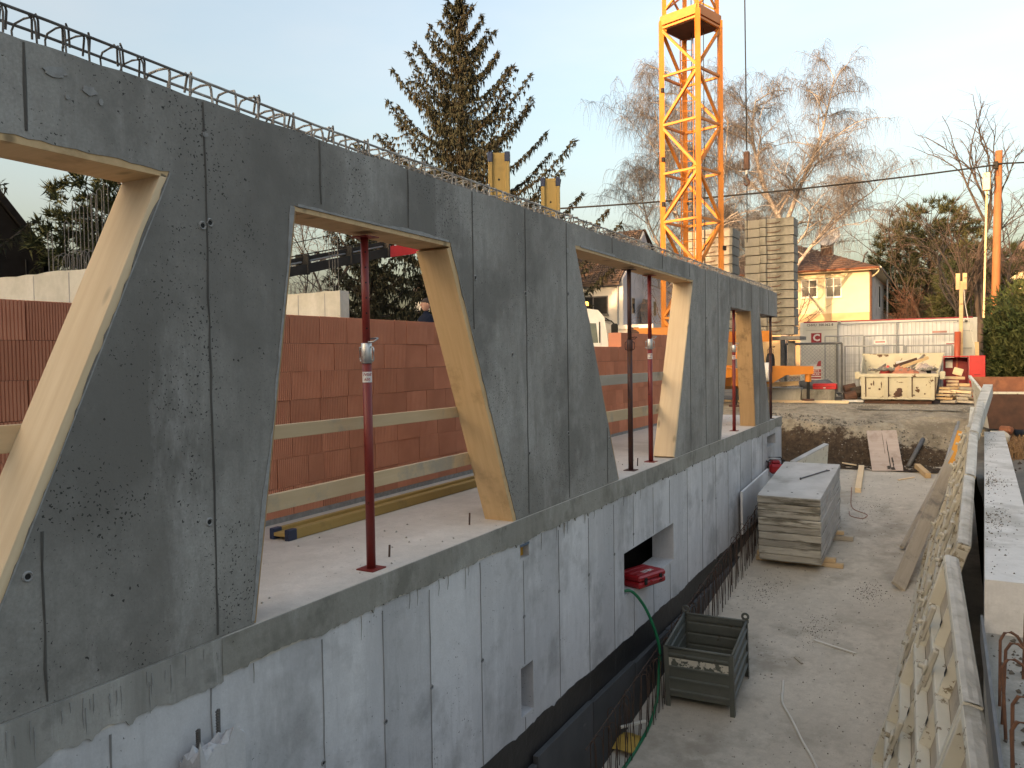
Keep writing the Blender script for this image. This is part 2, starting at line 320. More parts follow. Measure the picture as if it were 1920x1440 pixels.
m_glass = MAT('glass_dark', (.02,.022,.025), (.03,.033,.036), rough=.12, bst=0)
m_glassg = MAT('glass_greenish', (.17,.2,.18), (.12,.14,.13), rough=.12, bst=0)
m_tile = MAT('roof_tile_brown', (.12,.085,.07), (.085,.06,.05), 3, rand=.05)
m_tiler = MAT('roof_red', (.19,.115,.085), (.14,.09,.07), 2, c3=(.24,.19,.16), s3=3)
m_roofd = MAT('roof_dark', (.012,.012,.014), (.008,.008,.009), 3, rough=.95, spec=.08)
m_hyel = MAT('render_yellow', (.64,.56,.40), (.59,.51,.36), 1.5, bst=.2)
m_hbase = MAT('render_base_tan', (.52,.38,.22), (.46,.33,.19), 1.5)
m_hshade = MAT('render_shade_grey', (.5,.48,.47), (.44,.42,.41), 2, c3=(.3,.28,.27), s3=1)
m_hwhite = MAT('render_white', (.66,.64,.60), (.6,.58,.55), 1, bst=.1)
m_hpink = MAT('render_salmon', (.55,.27,.17), (.48,.23,.15), 1)
m_orange = MAT('plastic_orange', (.42,.085,.03), (.36,.07,.025), rough=.4, bst=0)
m_skin = MAT('skin', (.45,.27,.2), (.4,.23,.17), bst=0)
m_jacket = MAT('jacket_navy', (.008,.012,.026), (.012,.016,.03), 6, rough=.95, spec=.08)
m_hair = MAT('hair_dark', (.03,.02,.015), None)
m_bark = MAT('bark_brown', (.065,.05,.04), (.038,.03,.025), 6, bs=18, bst=.8, bd=.02, stretch=(1,1,.3))
m_birch = MAT('bark_birch', (.36,.33,.305), (.23,.205,.19), 4, c3=(.06,.05,.045), s3=2.5, lo3=.58, hi3=.66, stretch=(1,1,1.6))
m_twig = MAT('twig', (.105,.07,.06), (.075,.052,.045), 3, bst=0)
m_twigp = MAT('twig_pale', (.135,.125,.122), (.095,.087,.085), 3, bst=0)
m_pole = WOOD('pole_brown', (.30,.13,.055), (.24,.10,.04), axis=2, knots=False)
def LEAF(name, c1, c2, c3=None):
    m, n, p = newmat(name); g = n.nodes.new('ShaderNodeNewGeometry'); v = coords(n)
    c = mixc(n, g.outputs['Random Per Island'], c1, c2)
    if c3: c = mixc(n, ramp(n, noise(n, v, .6, 3), .5, .65, 0, .8), c, c3)
    n.links.new(c, p.inputs['Base Color']); p.inputs['Roughness'].default_value = .75; p.inputs['Specular IOR Level'].default_value = .2; return m
m_spruce = LEAF('needles_spruce', (.018,.022,.013), (.032,.032,.019), (.036,.03,.018))
m_pinel = LEAF('needles_pine_left', (.03,.04,.016), (.055,.06,.026))
m_piner = LEAF('needles_pine_right', (.045,.052,.022), (.085,.082,.038))
m_hedge = LEAF('hedge_leaf', (.035,.055,.018), (.07,.085,.028), (.09,.085,.03))
m_bush = LEAF('twig_red', (.12,.06,.04), (.085,.045,.03))
def emis(name, c, s):
    m, n, p = newmat(name); p.inputs['Base Color'].default_value = (*c, 1); p.inputs['Emission Color'].default_value = (*c, 1); p.inputs['Emission Strength'].default_value = s; return m
m_beacon = emis('beacon_lit', (1.0, .35, .05), 2.0)
# ------------------------------------------------------------------ large structure: ground, ramp, slab
def zf(y): return -2.83 + .123*(y - 8.35)
def hash2(x, y):
    v = math.sin(x*12.9898 + y*78.233)*43758.5453; return v - math.floor(v)
def vnoise(x, y):
    xi, yi = math.floor(x), math.floor(y); fx, fy = x-xi, y-yi; fx = fx*fx*(3-2*fx); fy = fy*fy*(3-2*fy)
    a, b, c, d = hash2(xi, yi), hash2(xi+1, yi), hash2(xi, yi+1), hash2(xi+1, yi+1)
    return a + (b-a)*fx + (c-a)*fy + (a-b-c+d)*fx*fy
def fbm(x, y, o=4):
    s, a = 0, .5
    for i in range(o): s += a*(vnoise(x, y)-.5); x *= 2.03; y *= 2.03; a *= .5
    return s
def grid(name, xs, ys, zfun, mat, skip=None, kind='structure', smooth=True):
    m = MB(); nx = len(xs)
    vs = [(x, y, zfun(x, y)) for y in ys for x in xs]; fs = []
    for j in range(len(ys)-1):
        for i in range(nx-1):
            if skip and skip((xs[i]+xs[i+1])/2, (ys[j]+ys[j+1])/2): continue
            fs.append((j*nx+i, j*nx+i+1, (j+1)*nx+i+1, (j+1)*nx+i))
    m.add(vs, fs); o = m.build(name, mat, smooth=smooth); o['kind'] = kind; return o
def lin(a, b, n): return [a + (b-a)*i/n for i in range(n+1)]
def zground(x, y):
    if y > 300 or abs(x) > 200: return -.1
    z = -.1 + .03*fbm(x*1.7, y*1.7)
    if y < 24.4 and x < 3.6: z = -.15
    if x > 3.6 and y < 24:                       # excavated earth beyond the retaining wall
        t = min(1, max(0, (24-y)/4)); z = z*(1-t) + (-.95 + .25*fbm(x*1.2, y*1.2) + .12*max(0, x-4.2))*t
        z = min(z, .2)
    return z
gx = [-900,-200,-60,-30,-15,-8,-4,-2,-1,-.3] + lin(.1, 4.3, 21) + [4.7,5.2,5.8,6.5,7.5,9,12,20,60,200,900]
gy = [-400,-60,-20,-8,-3] + lin(0, 20, 20) + [20.6,21.2,22,23] + lin(23.3, 30, 22) + [32,36,44,60,100,250,900]
g = grid('ground', gx, gy, zground, m_yard, skip=lambda x, y: (-60 < x < 3.7 and -20 < y < 22.9)); g['label'] = 'trampled dirt yard around the building pit'
# the bank at the top end of the ramp
def zbank(x, y):
    rag = .55*fbm(x*1.1+3, 7.7, 4)                  # ragged crust edge
    left = max(0, min(1, (1.0-x)/1.2))
    ye = 21.05 + rag*.7 - .15*left
    base = zf(20.7) - .05
    top = -.43 + .16*left + (y-21)*.13 + .05*fbm(x*2.1, y*2.1) + .03*fbm(x*7, y*7)
    top = min(top, -.085 + .03*fbm(x*4, y*4))
    if y > 24.45: top = -.085 - (y-24.45)*.5
    wd_ = .34 + .95*max(0, min(1, (x-1.3)/1.0))*(.7+.6*vnoise(x*1.4, 2.2)); t = (y - (ye-.33))/wd_
    top = top if t >= 1 else min(top, -.3)
    if t >= 1: return top
    if t <= 0: return base + .22*max(0, (y-20.2))*(.5+fbm(x*3, y*3)) + .06*fbm(x*6, y*6)
    return base + (top-base)*(t**.55) + .10*fbm(x*5, y*9)*(1-t)
bank = grid('terrain', lin(-3.5, 4.6, 110), lin(20.1, 24.75, 86), zbank, m_bank, smooth=True); bank['label'] = 'crumbling gravel and earth bank closing the top of the ramp'
ramp_o = MB(); 
def ramp_floor():
    xs = lin(-.05, 3.7, 46); ys = lin(-3, 21.0, 150)
    return grid('ramp', xs, ys, lambda x, y: zf(y) + .012*fbm(x*2.3, y*2.3) + (-.006 if abs(y-11.35) < .07 else 0), m_floor)
rf = ramp_floor(); rf['label'] = 'dusty sloping concrete floor of the garage ramp'
slab = MB().box(-14, .002, -4, 18.2, -.2, 0).build('floor', m_slab); slab['kind'] = 'structure'; slab['label'] = 'pale concrete floor slab behind the cast wall'
# loose crumbs on ramp and bank
def stones(name, n, area, zfun, r, mat, label, parent=None):
    m = MB()
    for _ in range(n):
        x, y = area(); s = r*(.35 + random.random()**2.5*1.6); z = zfun(x, y)
        p = Vector((x, y, z + s*.3)); a = random.random()*6.28
        q = [Vector((math.cos(a+k*2.1)*s*random.uniform(.7,1.2), math.sin(a+k*2.1)*s*random.uniform(.7,1.2), random.uniform(-.3,.3)*s)) for k in range(3)]
        m.add([p+v for v in q] + [p+Vector((0,0,s*.8)), p-Vector((0,0,s*.7))], [(0,1,3),(1,2,3),(2,0,3),(1,0,4),(2,1,4),(0,2,4)])
    o = m.build(name, mat, parent); return tag(o, label, None, None, 'stuff')
stones('gravel', 700, lambda: (random.uniform(.3, 3.0), random.uniform(6, 20.6)), lambda x, y: zf(y), .008, m_stone, 'pale crumbs scattered over the ramp floor')
stones('gravel', 500, lambda: (random.uniform(.3, 3.0), random.uniform(6, 20.6)), lambda x, y: zf(y), .007, m_stoned, 'dark crumbs scattered over the ramp floor')
def spot(): 
    c = random.choice([(2.2,13.0,.22),(1.62,11.5,.32),(1.9,17.3,.5),(.75,12.7,.3)]); return (random.gauss(c[0], c[2]*.5), random.gauss(c[1], c[2]))
stones('rubble', 1500, spot, lambda x, y: zf(y), .006, m_stoned, 'little heaps of swept dirt on the ramp')
stones('gravel', 1500, lambda: (random.uniform(-1.5, 4.0), random.uniform(20.7, 24.4)), zbank, .014, m_stone, 'pale pebbles strewn on the bank')
stones('rubble', 1400, lambda: (random.uniform(-1.2, 3.6), random.uniform(20.3, 21.6)), zbank, .02, m_stoned, 'dark clods fallen at the foot of the bank')
stones('rubble', 700, lambda: (random.uniform(3.95, 6.5), random.uniform(6, 24)), zground, .04, m_soil, 'clods on the dark earth beyond the retaining wall')

# ------------------------------------------------------------------ cast wall with slanted openings
TH = .28
OPEN = [((-.2, .04), (-.5, 2.31), (2.52, 2.30), (1.49, 0)),
        ((2.96, 0), (3.33, 2.27), (4.93, 2.25), (5.88, 0)),
        ((8.28, 0), (7.17, 2.49), (11.32, 2.47), (10.36, 0)),
        ((12.86, 0), (13.56, 2.19), (15.14, 2.19), (15.52, 0))]
def ragged(a, b, amp, step=.05):
    a, b = Vector(a), Vector(b); d = b-a; n = max(1, int(d.length/step)); p = Vector((-d.y, d.x)).normalized(); out = []
    k = 0
    for i in range(1, n):
        k = .6*k + random.uniform(-1, 1)*amp
        out.append(tuple(a + d*i/n + p*k))
    return out
poly = [(-3, .004)]
for bl, tl, tr, br in OPEN:
    b0, b3 = (bl[0], .004), (br[0], .004)
    poly += [b0] + ragged(b0, tl, .006) + [tl] + ragged(tl, tr, .007) + [tr] + ragged(tr, b3, .009) + [b3]
poly += [(16.93, .004), (15.93, 2.18), (17.73, 2.18), (17.73, 2.69)] + ragged((17.73, 2.69), (-3, 2.69), .006, .11) + [(-3, 2.69)]
wall = thing('concrete_wall', 'dark fresh concrete wall with slanted window openings above the ramp', 'wall')
fixn(MB().prism(poly, 'x', -TH, 0).build('wall_body', m_up, wall))
def seam(y, z0, z1, parent, mat, wd=.014):
    m = MB(); n = max(2, int((z1-z0)/.12)); L = []
    for i in range(n+1):
        z = z0 + (z1-z0)*i/n; o = random.uniform(-.003, .003); L.append((y+o-wd/2*random.uniform(.4,1.3), y+o+wd/2*random.uniform(.4,1.3), z))
    for a, b in zip(L, L[1:]):
        vs = [(0,a[0],a[2]),(.005,(a[0]+a[1])/2,a[2]),(0,a[1],a[2]),(0,b[0],b[2]),(.005,(b[0]+b[1])/2,b[2]),(0,b[1],b[2])]
        m.add([(x+.0015, yy, zz) for x, yy, zz in vs], [(0,1,4,3),(1,2,5,4)])
    return m.build('joint', mat, parent)
for y, a, b in [(1.86,2.33,2.68),(1.86,.02,.72),(2.725,.02,2.68),(3.55,2.31,2.68),(4.41,2.29,2.68),(5.24,1.62,2.68),(6.11,.02,2.68),(6.96,.02,2.68),
                (7.95,.02,.62),(8.15,2.52,2.68),(9.9,2.51,2.68),(11.13,.02,1.9),(11.13,2.5,2.68),(11.95,.02,2.68),(12.7,.02,2.68),(13.5,2.22,2.68),(14.4,2.22,2.68),(15.16,2.22,2.68),(15.9,.02,2.1),(15.95,2.22,2.68),(16.8,2.2,2.68)]:
    seam(y, a, b, wall, m_seam)
def tie(y, z, parent, x=0, r=.024, mat=None):
    m = MB(); n = 12
    for i in range(n):
        t0, t1 = 2*math.pi*i/n, 2*math.pi*(i+1)/n
        c = lambda t, rr, xx: (x+xx, y+math.cos(t)*rr, z+math.sin(t)*rr)
        m.add([c(t0,r,.001),c(t1,r,.001),c(t1,r*.75,.008),c(t0,r*.75,.008),c(t0,r*.5,.0025),c(t1,r*.5,.0025)], [(0,1,2,3),(3,2,5,4)])
    o = m.build('tie_hole', mat or m_splat, parent)
    h = MB(); h.add([(x+.003, y+math.cos(2*math.pi*i/n)*r*.5, z+math.sin(2*math.pi*i/n)*r*.5) for i in range(n)], [tuple(range(n))]); h.build('plug', m_hole, o)
for y, z in [(1.80,.55),(2.69,.60),(2.70,2.07),(2.745,2.09),(5.27,2.02),(5.85,1.42),(6.10,1.95),(6.13,.55),(6.95,.65),(6.98,2.0),(8.0,.5),(11.15,.55),(11.95,.6),(12.0,1.95),(12.72,.55)]: tie(y, z, wall)
# pale patches of spilled grout on the face
def patch(y, z, w, h, parent, mat, x=.002, t=.004, name='grout_smear'):
    n = 18; pl = []
    for i in range(n):
        a = 2*math.pi*i/n; k = random.uniform(.7, 1.15); pl.append((y+math.cos(a)*w/2*k, z+math.sin(a)*h/2*k))
    return fixn(MB().prism(pl, 'x', x-.001, x+t).build(name, mat, parent))
for y, z, wd, h in [(1.98,2.60,.10,.05),(2.13,2.565,.07,.04),(2.18,2.53,.02,.03),(2.03,2.51,.02,.02),(2.73,2.52,.035,.03),(6.98,2.42,.05,.07),(5.98,2.45,.03,.02)]: patch(y, z, wd, h, wall, m_splat)
def edge_strip(a, b, w, amp, mat, th=.004):
    a, b = Vector(a), Vector(b); d = b-a; n = int(d.length/.025); p = Vector((-d.y, d.x)).normalized(); outer = []; inn = []; k = 0
    for q in range(n+1):
        k = .8*k + random.uniform(-1,1)*amp; t = q/n; ww = max(.002, w*(.55+1.3*vnoise(t*d.length*2.3+a.x*7, 3.1)) + k)
        if vnoise(t*d.length*3.7, a.x*3) < .22: ww *= .15
        outer.append(tuple(a+d*t+p*ww)); inn.append(tuple(a+d*t-p*.004))
    fixn(MB().prism(outer+inn[::-1], 'x', .0005, th).build('grout_edge', mat, wall))
edge_strip((1.49,.01), (2.52,2.29), -.028, .005, m_splat); edge_strip((2.96,.02), (3.33,2.26), .016, .003, m_splat)
edge_strip((5.88,.02), (4.93,2.24), -.008, .003, m_splat); edge_strip((3.36,2.272), (4.9,2.255), .012, .003, m_splat); edge_strip((7.3,2.49), (11.2,2.472), .014, .004, m_splat)
# rebar cage along the top
cage_bar = MB().tube([(-.065,-3,2.83),(-.065,2.0,2.828),(-.065,2.7,2.81)], .0065, 6).build('longitudinal_bar', m_rebarg, wall); MB().tube([(-.065,2.7,2.81),(-.065,3.6,2.79),(-.065,9,2.785),(-.065,17.6,2.785)], .0072, 6).build('longitudinal_bar', m_rebarc, wall)
MB().tube([(-.215,-3,2.825),(-.215,2.0,2.823),(-.215,2.7,2.805)], .0065, 6).build('longitudinal_bar', m_rebarg, wall); MB().tube([(-.215,2.7,2.805),(-.215,3.6,2.786),(-.215,9,2.782),(-.215,17.6,2.782)], .0072, 6).build('longitudinal_bar', m_rebarc, wall)
def stirrup_mesh(hook, r=.0048):
    m = MB(); A = [(-.06,0,-.1),(-.06,0,.13),(-.075,.004,.155),(-.14,.006,.163),(-.205,.004,.155),(-.22,0,.13),(-.22,0,-.1)]
    m.tube(A, r, 6)
    if hook: m.tube([(-.075,.014,.158),(-.07,.012,.168),(-.085,.03,.15),(-.12,.05,.09)], r, 6); m.tube([(-.08,-.012,.16),(-.095,.01,.15),(-.135,.03,.085)], r, 6)
    me = bpy.data.meshes.new('stirrup'); me.from_pydata(m.v, [], m.f); me.update(); return me
sm1, sm2, sm3 = stirrup_mesh(True), stirrup_mesh(False, .0068), stirrup_mesh(True, .0062)
sm1.materials.append(m_rebarg); sm2.materials.append(m_rebarc); sm3.materials.append(m_rebarc)
y = 1.2; k = 0
while y < 17.6:
    o = bpy.data.objects.new('stirrup', sm1 if y < 2.55 else (sm2 if k % 3 else sm3)); col.objects.link(o); o.parent = wall
    o.location = (random.uniform(-.008,.008), y, 2.69+random.uniform(-.012, .012)-(.012 if y < 2.4 else .03 if y < 3.2 else .05)); o.rotation_euler = (random.uniform(-.1,.1), random.uniform(-.05,.05), random.uniform(-.12,.12))
    y += (.13 if y < 3 else .11) + random.uniform(-.025,.025); k += 1
for i in range(60):      # mortar caked on the bars
    y = random.uniform(3.7, 17.4); x = random.choice((-.065, -.215)); L = random.uniform(.02,.06)
    n = 6; m = MB().tube([(x, y-L, 2.785), (x+.003, y-L*.5, 2.788), (x, y, 2.789), (x-.003, y+L*.6, 2.787), (x, y+L, 2.785)], [.006,.009,.0105,.009,.006], 6); m.build('mortar_crust', m_rebarc, wall)

# timber liners of the openings
def liner(i, label, head=True, left=.0, right=.045, hm=None, rm=None, lm=None):
    bl, tl, tr, br = OPEN[i]; t = thing('opening_liner', label, 'formwork', (0, (bl[0]+br[0])/2, 0)); oy = (bl[0]+br[0])/2
    x = (-.284, -.004)
    if head: MB().prism([(tl[0]-.02-oy, tl[1]+.025), (tl[0]-.01-oy, tl[1]-.03), (tr[0]+.0-oy, tr[1]-.03), (tr[0]+.02-oy, tr[1]+.025)], 'x', *x).build('head_board', hm or m_wood, t)
    def jamb(a, b, th, s, mat):     # a bottom, b top
        A, B = Vector((a[0]-oy, .006)), Vector((b[0]-oy, b[1]-(.031 if head else -.02))); L = (B-A).length
        M = Matrix(((0,1,0,-.1445),((B-A).x/L,0,(B-A).y/L*s,A.x),((B-A).y/L,0,-(B-A).x/L*s,A.y),(0,0,0,1)))
        MB().cbox(0, L, -.1405, .1405, -.025, th, .002).build('jamb_board', mat, t, M=M)
    if left: jamb(bl, tl, left, 1, lm or m_woodb)
    if right: jamb(br, tr, right, -1, rm or m_wood2)
    return t
liner(0, 'pale timber board lining the opening cut off by the picture edge', rm=m_wood2)
liner(1, 'ochre timber boards lining the opening with a single red prop', left=.02, rm=m_woodb2 if 'm_woodb2' in globals() else m_wood, hm=m_wood)
liner(2, 'pale timber boards lining the widest opening with two props', left=.02, rm=m_wood2)
liner(3, 'brown timber board lining the narrowest, most distant opening', head=False, left=.02, rm=m_woodb)

# ------------------------------------------------------------------ lower wall
low = thing('concrete_wall', 'light blue grey concrete basement wall below the slab edge', 'wall')
SEAMS = (2.13,2.67,3.47,4.04,4.57,5.27,5.99,6.70,7.41,8.11,8.73,9.44,10.11,10.92,11.7,12.5,13.3,14.2,15.1,16.1,17.2)
def wall_holes(name, y0, y1, z0, z1, holes, mat, parent, depth=.3):
    """the wall in the bays its shuttering left, one part per bay"""
    cuts = [y0] + [q for q in SEAMS if not any(h[0]-.02 < q < h[1]+.02 for h in holes)] + [y1]; zs = sorted({z0, z1, *[h[2] for h in holes], *[h[3] for h in holes]})
    for p, q in zip(cuts, cuts[1:]):
        hs = [h for h in holes if p <= h[0] and h[1] <= q]; ys = sorted({p, q, *[h[0] for h in hs], *[h[1] for h in hs]}); m = MB()
        for a, b in zip(ys, ys[1:]):
            for c, d in zip(zs, zs[1:]):
                if any(h[0] <= (a+b)/2 <= h[1] and h[2] <= (c+d)/2 <= h[3] for h in hs): continue
                m.add([(0,a,c),(0,b,c),(0,b,d),(0,a,d)], [(0,1,2,3)])
        for a, b, c, d in hs:
            m.add([(0,a,c),(0,b,c),(0,b,d),(0,a,d),(-depth,a,c),(-depth,b,c),(-depth,b,d),(-depth,a,d)], [(0,4,5,1),(1,5,6,2),(2,6,7,3),(3,7,4,0)])
        m.add([(0,p,z1),(0,q,z1),(-depth,q,z1),(-depth,p,z1)], [(0,1,2,3)])
        if q == y1: m.add([(0,y1,z0),(-depth,y1,z0),(-depth,y1,z1),(0,y1,z1)], [(0,1,2,3)])
        m.build(name, mat, parent)
HOLES = [(5.92,6.15,-1.73,-1.30),(5.94,6.10,-.35,-.24),(8.42,10.28,-1.36,-.865),(16.59,17.5,-.53,-.31)]
wall_holes('wall_bay', -3, 18.2, -4.2, -.2, HOLES, m_low, low)
MB().box(-.299, -.29, 5.9, 6.17, -1.75, -1.28).build('niche_back', m_low, low)
MB().box(-.07, -.06, 5.94, 6.10, -.35, -.24).build('niche_back', MAT('foam_orange', (.62,.33,.03), None), low)
MB().box(-.15, .004, 5.935, 6.105, -.245, -.225).build('blue_insert', MAT('insert_blue', (.10,.14,.2), None), low)
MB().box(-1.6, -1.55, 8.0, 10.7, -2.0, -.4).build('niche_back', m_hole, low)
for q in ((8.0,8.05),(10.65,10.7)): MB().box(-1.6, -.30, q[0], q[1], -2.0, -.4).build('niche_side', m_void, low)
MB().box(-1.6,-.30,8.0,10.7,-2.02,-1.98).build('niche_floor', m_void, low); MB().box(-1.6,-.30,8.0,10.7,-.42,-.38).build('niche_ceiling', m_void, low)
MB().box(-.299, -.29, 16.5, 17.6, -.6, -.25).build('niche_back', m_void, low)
for y in SEAMS:
    zt = -.24 + random.uniform(-.03,.03)
    if 5.9 < y < 6.2: seam(y, -1.28, -.37, low, m_seam2, .011); seam(y, -2.0, -1.75, low, m_seam2, .011)
    elif 8.42 < y < 10.28: seam(y, -.84, zt, low, m_seam2, .011); seam(y, -2.0, -1.38, low, m_seam2, .011)
    elif 16.5 < y < 17.6: seam(y, -1.5, -.55, low, m_seam2, .011)
    else: seam(y, -2.1 if y > 4 else -3.2, zt, low, m_seam2, .011)
for y, z in [(3.46,-.98),(4.05,-.98),(4.58,-.95),(5.28,-1.0),(5.99,-.86),(6.70,-.83),(7.41,-.85),(8.12,-.8),(8.73,-.7),(11.7,-.8),(12.5,-.9),(2.69,-1.3)]: tie(y, z, low, r=.02, mat=m_seam2)
# damp ragged overrun of the slab edge
def band(y0, y1, zt, zb, amp, mat, parent, x0, x1, name, step=.016):
    pl = [(y0, zt), (y1, zt)]; k = 0; n = int((y1-y0)/step)
    for i in range(n+1):
        k = .7*k + random.uniform(-1,1)*amp*.45 ; drip = random.random() < .06
        pl.append((y1 - (y1-y0)*i/n, zb + k + amp*5*fbm((y1-y0)*i/n*1.7, 4.2) - (random.uniform(.005,.03) if drip else 0)))
    return fixn(MB().prism(pl, 'x', x0, x1).build(name, mat, parent))
band(2.74, 18.2, -.004, -.205, .014, m_edge, low, .001, .012, 'slab_edge')
m_drip = CONC('concrete_dripped', (.38,.37,.345), (.27,.262,.24), (.15,.145,.13), (.58,.575,.56), pores=12, pore_amt=.6, vs=(3,3,.25), stain=2.5, grain=1.8)
band(-3, 2.745, -.0, -.215, .02, m_drip, low, .001, .009, 'dripped_edge')
for i in range(46):     # thin lime runs below the joint
    y = random.uniform(1.6, 2.73) if i < 26 else random.uniform(2.9, 9); L = random.uniform(.05,.17); z = -.01 - random.uniform(0,.06) if i < 26 else -.2
    MB().tube([(.010, y, z), (.011, y+random.uniform(-.004,.004), z-L*.5), (.007 if i < 26 else .003, y+random.uniform(-.006,.006), z-L)], [.003,.0025,.001], 5).build('lime_run', m_splat if i < 26 else m_edge, low)
band(3.5, 18.2, -3.4, -1.86, .012, m_bit, low, .001, .006, 'bitumen_coat', .05)
low.children[-1].scale = (1,1,1)
y = 3.6; k = 0
while y < 15:           # insulation boards standing against the foot of the wall
    ztop = -2.16 + random.uniform(-.03,.03); M = Matrix.Translation((.008, y, ztop)) @ Matrix.Rotation(random.uniform(-.012,.012), 4, 'X')
    MB().cbox(0, .055, 0, 1.235, -.9, 0, .004).build('insulation_board', m_insul, low, M=M); y += 1.25
# broken concrete stub with two bars at the foot of the wall
st = thing('concrete_stub', 'broken concrete stub with two bent bars against the basement wall', 'stub', (0, 2.47, -.475))
m = MB(); n = 9
top = [[(.008+.15*i/(n-1), .27*j/(n-1), -.04+.26*fbm(i*.9+3, j*.9) + .07*(i/(n-1))) for i in range(n)] for j in range(n)]
vs = [p for r in top for p in r]; fs = [(j*n+i, j*n+i+1, (j+1)*n+i+1, (j+1)*n+i) for j in range(n-1) for i in range(n-1)]
m.add(vs, fs); ed = [j*n for j in range(n)] + [(n-1)*n+i for i in range(1, n)] + [j*n+n-1 for j in range(n-2, -1, -1)] + [i for i in range(n-2, 0, -1)]
b0 = len(m.v); m.v += [(m.v[e][0], m.v[e][1], -1.4) for e in ed]
for i in range(len(ed)): m.f.append((ed[i], ed[(i+1) % len(ed)], b0+(i+1) % len(ed), b0+i))
fixn(m.build('stub_body', m_low, st))
for yy, h in ((.07,.10),(.19,.15)):
    mb = MB().tube([(.06, yy, -.1), (.06, yy+.004, h)], .009, 8)
    for q in range(14): mb.tube([(.06-.001, yy, -.05+q*(h+.05)/14), (.06, yy, -.045+q*(h+.05)/14)], .0115, 8)
    mb.build('bar', m_rebarg, st)

# ------------------------------------------------------------------ terracotta block wall
bw = thing('brick_wall', 'ribbed terracotta block wall standing on the slab behind the openings', 'wall', (-1.8, 0, 0))
bl, bh = .375, .25
def ribbed(n=16):
    m = MB(); d = (bl-.006)/n; pr = [(-.24, 0)]
    for i in range(n): pr += [(0, i*d+.1*d), (0, i*d+.7*d), (-.008, i*d+.78*d), (-.008, i*d+.98*d)]
    pr += [(-.24, bl-.006)]; m.prism(pr, 'z', 0, bh-.003); me = bpy.data.meshes.new('brick'); me.from_pydata(m.v, [], m.f); me.update(); me.materials.append(m_brick); return me
bme = ribbed(); bme2 = ribbed(20)
MB().box(-.21, -.03, 1.6, 16.5, .03, 1.49).build('mortar_core', m_mortar, bw); MB().box(-.21, -.03, 1.6, 8.1, 1.49, 1.73).build('mortar_core', m_mortar, bw)
for r in range(7):
    y = 1.55 + (0 if r % 2 else -.19); n = 0
    while y < 16.5:
        cut = 1.0
        if random.random() < .08: cut = random.uniform(.35,.6)
        if r < 6 or y < 8 or y > 13.1:
            o = bpy.data.objects.new('brick', bme if n % 2 else bme2); col.objects.link(o); o.parent = bw
            o.location = (random.uniform(-.004,.004), y, .05 + r*bh + random.uniform(-.001,.001)); o.scale = (1, cut, 1); o.rotation_euler = (0, 0, random.uniform(-.004,.004))
        y += bl*cut; n += 1
MB().box(-.24, -.004, 1.5, 16.6, .001, .049).build('mortar_bed', m_splat, bw)
# guard rails
def rail(a, b, w, mat, label, t=.03):
    o = board('guard_rail', a, b, w, t, mat); return tag(o, label, 'plank', 'guard rail boards')
rail((-.30, -1, 1.09), (-.30, 2.3, 1.08), .12, m_rail, 'guard rail board crossing the opening at the left picture edge')
rail((-.30, 2.75, .975), (-.30, 6.2, .95), .085, m_rail, 'upper guard rail board across the single prop opening')
rail((-.30, 2.75, .55), (-.30, 6.4, .555), .105, m_rail, 'lower stained guard rail board across the single prop opening')
rail((-.30, 7.9, 1.11), (-.30, 11.6, 1.095), .12, m_woodg, 'upper grey guard rail board across the two prop opening')
rail((-.30, 7.9, .68), (-.30, 11.3, .64), .13, m_rail, 'lower pale guard rail board across the two prop opening')
def h20(name, label, M, L, group):
    t = thing(name, label, 'beam', M=M, group=group)
    MB().cbox(0, L, -.1, -.06, -.04, .04, .004).build('flange', m_h20, t); MB().cbox(0, L, .06, .1, -.04, .04, .004).build('flange', m_h20, t); web = MB().box(0, L, -.06, .06, -.013, .013).build('web', m_h20, t)
    for e in (0, L):
        s = 1 if e else -1
        for q in (-.08, .08): MB().cbox(min(e-s*.09, e+s*.004), max(e-s*.09, e+s*.004), q-.024, q+.024, -.044, .044, .006).build('end_cap', m_blue, t)
        for q in (.25, .6): MB().tube([(e-s*q, 0, -.015), (e-s*q, 0, .015)], .011, 10).build('bolt_hole', m_hole, t)
    return t
M, L = frame((-1.33, 4.46, .042), (-1.31, 8.3, .042)); h20('timber_beam', 'yellow timber beam with blue end caps lying on the slab', M, L, 'yellow timber beams')
def stand(x, y, L, tilt): 
    return Matrix.Translation((x, y, .002)) @ Matrix.Rotation(R(24), 4, 'Z') @ Matrix.Rotation(tilt, 4, 'X') @ Matrix(((0,1,0,0),(0,0,-1,0),(-1,0,0,0),(0,0,0,1))) @ Matrix.Rotation(math.pi, 4, 'Z')
h20('timber_beam', 'yellow beam end above the wall, in front of the spruce', stand(-.47, 6.5, 0, 0), 3.31, 'yellow timber beams')
h20('timber_beam', 'yellow beam end above the wall, nearer the crane', stand(-.47, 7.6, 0, 0), 3.28, 'yellow timber beams')
